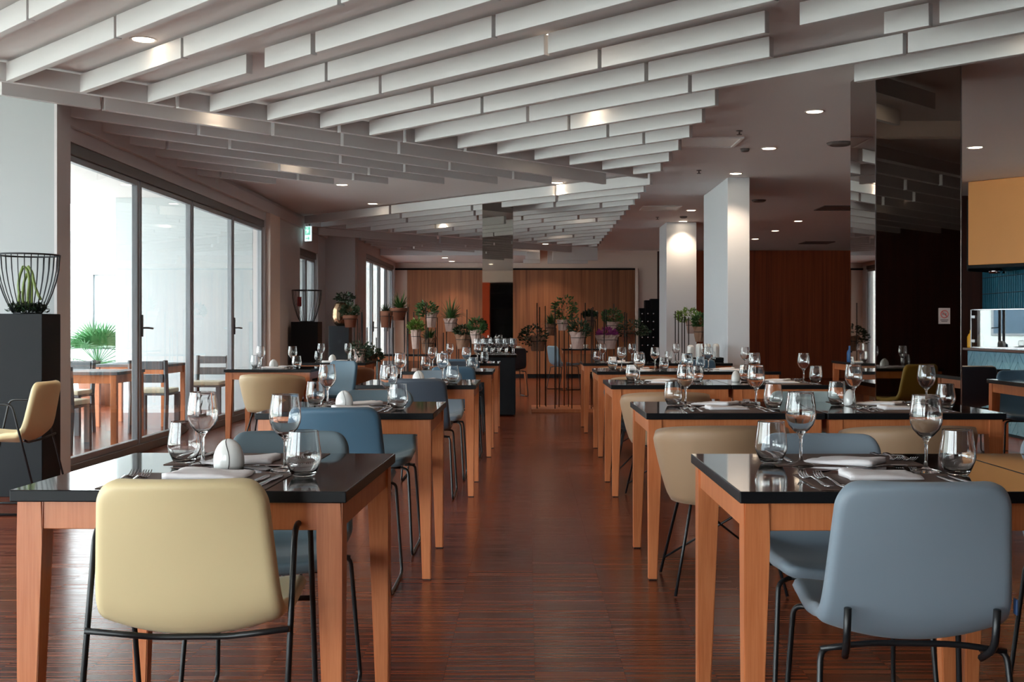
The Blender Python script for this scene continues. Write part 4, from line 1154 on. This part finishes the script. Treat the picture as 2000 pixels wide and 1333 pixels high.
# wine tower by the end wall
wt = thing('bottle_tower', 'black stepped bottle tower against the pale end wall', 'rack', (2.62, 24.6, 0))
for i, (x0, x1, h) in enumerate(((-.22, -.10, 1.55), (-.098, .02, 1.72), (.022, .20, 1.75))):
    obj('tower_box', box('tower_box', x0, x1, -.15, .15, 0, h, 'black_plinth', .003), wt)
bm = bmesh.new()
for i in range(3):
    for j in range(5): add_lathe(bm, [(0, 0), (.018, 0), (.018, .012), (0, .012)], 10, (0, 0, 0))
bm.free()
for i, x in enumerate((-.16, -.04, .08)):
    for j in range(5):
        bm = bmesh.new(); bmesh.ops.create_cone(bm, cap_ends=True, segments=12, radius1=.016, radius2=.016, depth=.03, matrix=Matrix.Rotation(PI/2, 4, 'X'))
        obj('bottle_cap', finish(bm, 'bottle_cap', 'chrome', True), wt, (x, -.16, .75+.17*j))

# exit sign and no-smoking sign
q = P(611.5, 461, Y=18.0); sg = thing('exit_sign', 'green exit sign hanging over the side door', 'sign', (q.x, 17.6, q.z), math.radians(-32))
obj('casing', box('casing', -.065, .065, -.012, .012, -.115, .115, 'white_sign', .003), sg)
obj('face', box('face', -.055, .055, -.0145, -.0122, -.02, .105, 'green_sign'), sg)
bm = bmesh.new(); add_tube(bm, [(-.02, -.016, .07), (.0, -.016, .045), (-.015, -.016, .005)], .008, 6); add_tube(bm, [(0, -.016, .045), (.02, -.016, .02)], .007, 6); add_lathe(bm, [(0, 0), (.012, 0), (.012, .004), (0, .004)], 10, (.0, -.016, .085)); add_tube(bm, [(-.035, -.016, .05), (.03, -.016, .055)], .006, 6)
obj('running_figure', finish(bm, 'running_figure', 'white_sign', True), sg)
bm = bmesh.new(); poly_prism(bm, [Vector(v) for v in ((-.04, -.0125, -.065), (.01, -.0125, -.065), (.01, -.0125, -.04), (.045, -.0125, -.072), (.01, -.0125, -.105), (.01, -.0125, -.08), (-.04, -.0125, -.08))], (0, -.002, 0))
obj('arrow', finish(bm, 'arrow', 'green_sign'), sg)
obj('bracket', box('bracket', -.005, .005, -.005, .005, .115, ZC-q.z, 'white_plastic'), sg)
q = P(1845, 617.5, Y=7.40); ns = thing('no_smoking_sign', 'small no-smoking notice stuck on the mirrored pillar', 'sign', (q.x, 7.406, q.z))
obj('sheet', box('sheet', -.038, .038, -.0014, -.0004, -.052, .052, 'sign_paper'), ns)
bm = bmesh.new(); add_tube(bm, [(.024*math.cos(2*PI*j/28), -.0018, .012+.024*math.sin(2*PI*j/28)) for j in range(28)], .0028, 6, closed=True); add_tube(bm, [(-.017, -.0018, .029), (.017, -.0018, -.005)], .0026, 6)
obj('ring', finish(bm, 'ring', 'sign_red', True), ns)
bm = bmesh.new(); add_box(bm, -.014, .010, -.0022, -.0014, .010, .0145); add_box(bm, .011, .015, -.0022, -.0014, .010, .0145)
for i, ww in enumerate((.026, .02)): add_box(bm, -ww, ww, -.0018, -.0014, -.028-.010*i, -.0235-.010*i)
obj('print', finish(bm, 'print', 'sign_ink'), ns)

# ---- sideboard of glasses before the slim pillar, tray of shakers, cups
sb = thing('glass_sideboard', 'dark sideboard crowded with glasses before the slim mirrored pillar', 'sideboard', (-.43, 14.68, 0))
obj('body', box('body', -.28, .27, -.20, .20, 0.02, .755, 'black_plinth', .004), sb)
obj('top', box('top', -.30, .29, -.22, .22, .756, .785, 'table_top', .003), sb)
for i in range(6):
    for j in range(4):
        o = obj('wine_glass', WG[1], None, (-.66+.092*i+.02*(j % 2), 14.53+.1*j, .7855)); tag(o, f'stemmed glass crowded on the dark sideboard, {("front", "second", "third", "back")[j]} row, {("first", "second", "third", "fourth", "fifth", "sixth")[i]} from the window side', 'glass', 'glasses crowded on the dark sideboard')
tr = obj('tray', box('tray', -.20, .22, -.09, .09, 0, .045, 'black_plinth', .004), None, (1.98, 12.86, .7504)); tag(tr, 'low black tray of white dispensers before the white column', 'tray')
for i, (px, yt, lb) in enumerate(((1345, 668, 'first'), (1359, 664, 'second'), (1376, 665, 'third'), (1397, 663, 'fourth'))):
    bm = bmesh.new(); h = .155 if i else .14
    add_lathe(bm, [(0, 0), (.040, 0)] + [(.040 - (.003 if k % 2 else 0), .01+k*.0105) for k in range(12)] + [(.034, h-.012), (.02, h), (0, h)], 24)
    o = obj('dispenser', finish(bm, 'dispenser', 'porcelain', True), None, (1.84+.095*i, 12.86, .7957)); tag(o, f'ribbed white dispenser on the black tray, {lb} from the aisle', 'dispenser')
def cup(x, y, z, label):
    t = thing('coffee_cup', label, 'cup', (x, y, z)); bm = bmesh.new()
    add_lathe(bm, [(0, 0), (.022, 0), (.036, .03), (.04, .062), (.037, .062), (.032, .03), (.02, .006), (0, .006)], 20); obj('bowl', finish(bm, 'bowl', 'porcelain', True), t, (0, 0, .012))
    bm = bmesh.new(); add_lathe(bm, [(0, 0), (.04, 0), (.07, .012), (.068, .014), (.03, .006), (0, .006)], 22); obj('saucer', finish(bm, 'saucer', 'porcelain', True), t)
    bm = bmesh.new(); add_tube(bm, [(.036, 0, .05), (.055, 0, .052), (.058, 0, .035), (.034, 0, .028)], .004, 6); obj('handle', finish(bm, 'handle', 'porcelain', True), t, (0, 0, .012))
cup(-.16, 18.85, .7504, 'white cup and saucer on the table behind the slim pillar')
cup(.80, 20.6, .7504, 'white cup and saucer beside the ice-blue chair'); cup(1.05, 20.75, .7504, 'white cup and saucer in the middle of the end-wall table'); cup(1.28, 20.6, .7504, 'white cup and saucer at the outer edge of the end-wall table')
bm = bmesh.new(); add_lathe(bm, [(0, 0), (.030, 0), (.033, .008), (.033, .10), (.026, .125), (.013, .14), (.013, .18), (0, .18)], 20)
tag(obj('water_bottle', finish(bm, 'water_bottle', 'blue_card', True), None, (3.565, 12.6, .7504)), 'slim blue bottle just beside the mirrored pillar', 'bottle')
# things only the mirrors show well: cabinet on the back wall
cab = thing('glass_cabinet', 'black cabinet of glassware on the wall facing the end wall', 'cabinet', (-.55, YB+.15, 0))
bm = bmesh.new()
for z in (0, .8, 1.25, 1.7, 2.15, 2.44): add_box(bm, -.58, .58, -.14, .14, z, z+.03)
add_box(bm, -.60, -.58, -.14, .14, 0, 2.47); add_box(bm, .58, .60, -.14, .14, 0, 2.47); add_box(bm, -.58, .58, -.14, -.12, 0, 2.47)
obj('carcass', finish(bm, 'carcass', 'black_plinth'), cab)

# ================================================================== TERRACE FURNITURE
def t_leg(x, y, h, mt): return box('leg', x-.028, x+.028, y-.028, y+.028, 0, h, mt, .003)
def terrace_table(x, y, label):
    t = thing('terrace_table', label, 'table', (x, y, -.02), 0, 'wooden tables on the terrace')
    obj('tabletop', box('tabletop', -.42, .42, -.4, .4, .70, .73, 'grey_wood', .003), t)
    for sx in (-1, 1):
        for sy in (-1, 1): obj('leg', t_leg(sx*.38, sy*.36, .70, 'table_wood'), t)
    for sy in (-1, 1): obj('apron', box('apron', -.35, .35, sy*.36-.01, sy*.36+.01, .62, .70, 'table_wood'), t)
    for sx in (-1, 1): obj('apron', box('apron', sx*.38-.01, sx*.38+.01, -.33, .33, .62, .70, 'table_wood'), t)
def terrace_chair(x, y, rz, label):
    t = thing('terrace_chair', label, 'chair', (x, y, -.02), rz, 'grey chairs on the terrace')
    obj('seat', box('seat', -.21, .21, -.20, .22, .42, .44, 'grey_wood', .004), t)
    obj('cushion', box('cushion', -.20, .20, -.18, .21, .44, .49, 'cream', .015, 3), t)
    for sx in (-1, 1):
        obj('leg', t_leg(sx*.185, .19, .42, 'grey_wood'), t)
        bm = bmesh.new(); add_tube(bm, [(sx*.19, -.24, 0), (sx*.19, -.20, .42), (sx*.19, -.24, .80)], .026, 4); obj('leg', finish(bm, 'leg', 'grey_wood'), t)
    for z in (.56, .70): obj('back_rail', box('back_rail', -.165, .165, -.245, -.215, z, z+.09, 'grey_wood', .004), t)
terrace_table(-4.55, 13.4, 'wooden terrace table farther from the pane edge'); terrace_table(-4.32, 11.2, 'wooden terrace table just behind the first glass panel')
terrace_chair(-4.08, 12.45, 0, 'grey terrace chair between the two terrace tables'); terrace_chair(-3.98, 14.15, PI, 'grey terrace chair at the far side of the farther terrace table')
terrace_chair(-4.30, 10.45, 0, 'grey terrace chair at the near side of the nearer terrace table'); terrace_chair(-5.0, 11.3, -PI/2, 'grey terrace chair at the end of the nearer terrace table'); terrace_chair(-4.9, 12.1, PI, 'grey terrace chair behind the nearer terrace table')
q = P(188, 668, Y=16.5)
pm = thing('fan_palm', 'green fan palm standing outside behind the terrace tables', 'palm', (q.x, 16.5, -.02))
bm = bmesh.new(); add_lathe(bm, [(0, 0), (.2, 0), (.26, .45), (.24, .45), (.22, .4), (0, .4)], 24); obj('pot', finish(bm, 'pot', 'terracotta', True), pm)
bm = bmesh.new(); add_tube(bm, [(0, 0, .38), (.02, 0, .68)], [.06, .045], 10); obj('trunk', finish(bm, 'trunk', 'soil', True), pm)
rd = random.Random(11)
for i in range(24):
    a = 2*PI*i/24*2.4; el = rd.uniform(-.1, 1.35); d = Vector((math.cos(a)*math.cos(el), math.sin(a)*math.cos(el), math.sin(el)))
    c = Vector((.02, 0, .65)) + d*.34; bm = bmesh.new(); add_tube(bm, [(.02, 0, .63), c], .006, 5)
    up = d.cross(Vector((0, 0, 1))).cross(d).normalized(); sd = d.cross(up).normalized()
    for k in range(17):
        an = -1.5 + 3.0*k/16; dd = (d*math.cos(an) + sd*math.sin(an)).normalized()*.40; w_ = dd.cross(up).normalized()*.014
        v = [bm.verts.new(z) for z in (c, c+dd*.4+w_, c+dd+Vector((0, 0, -.05)), c+dd*.4-w_)]; bm.faces.new(v)
    obj('frond', finish(bm, 'frond', 'palm'), pm)
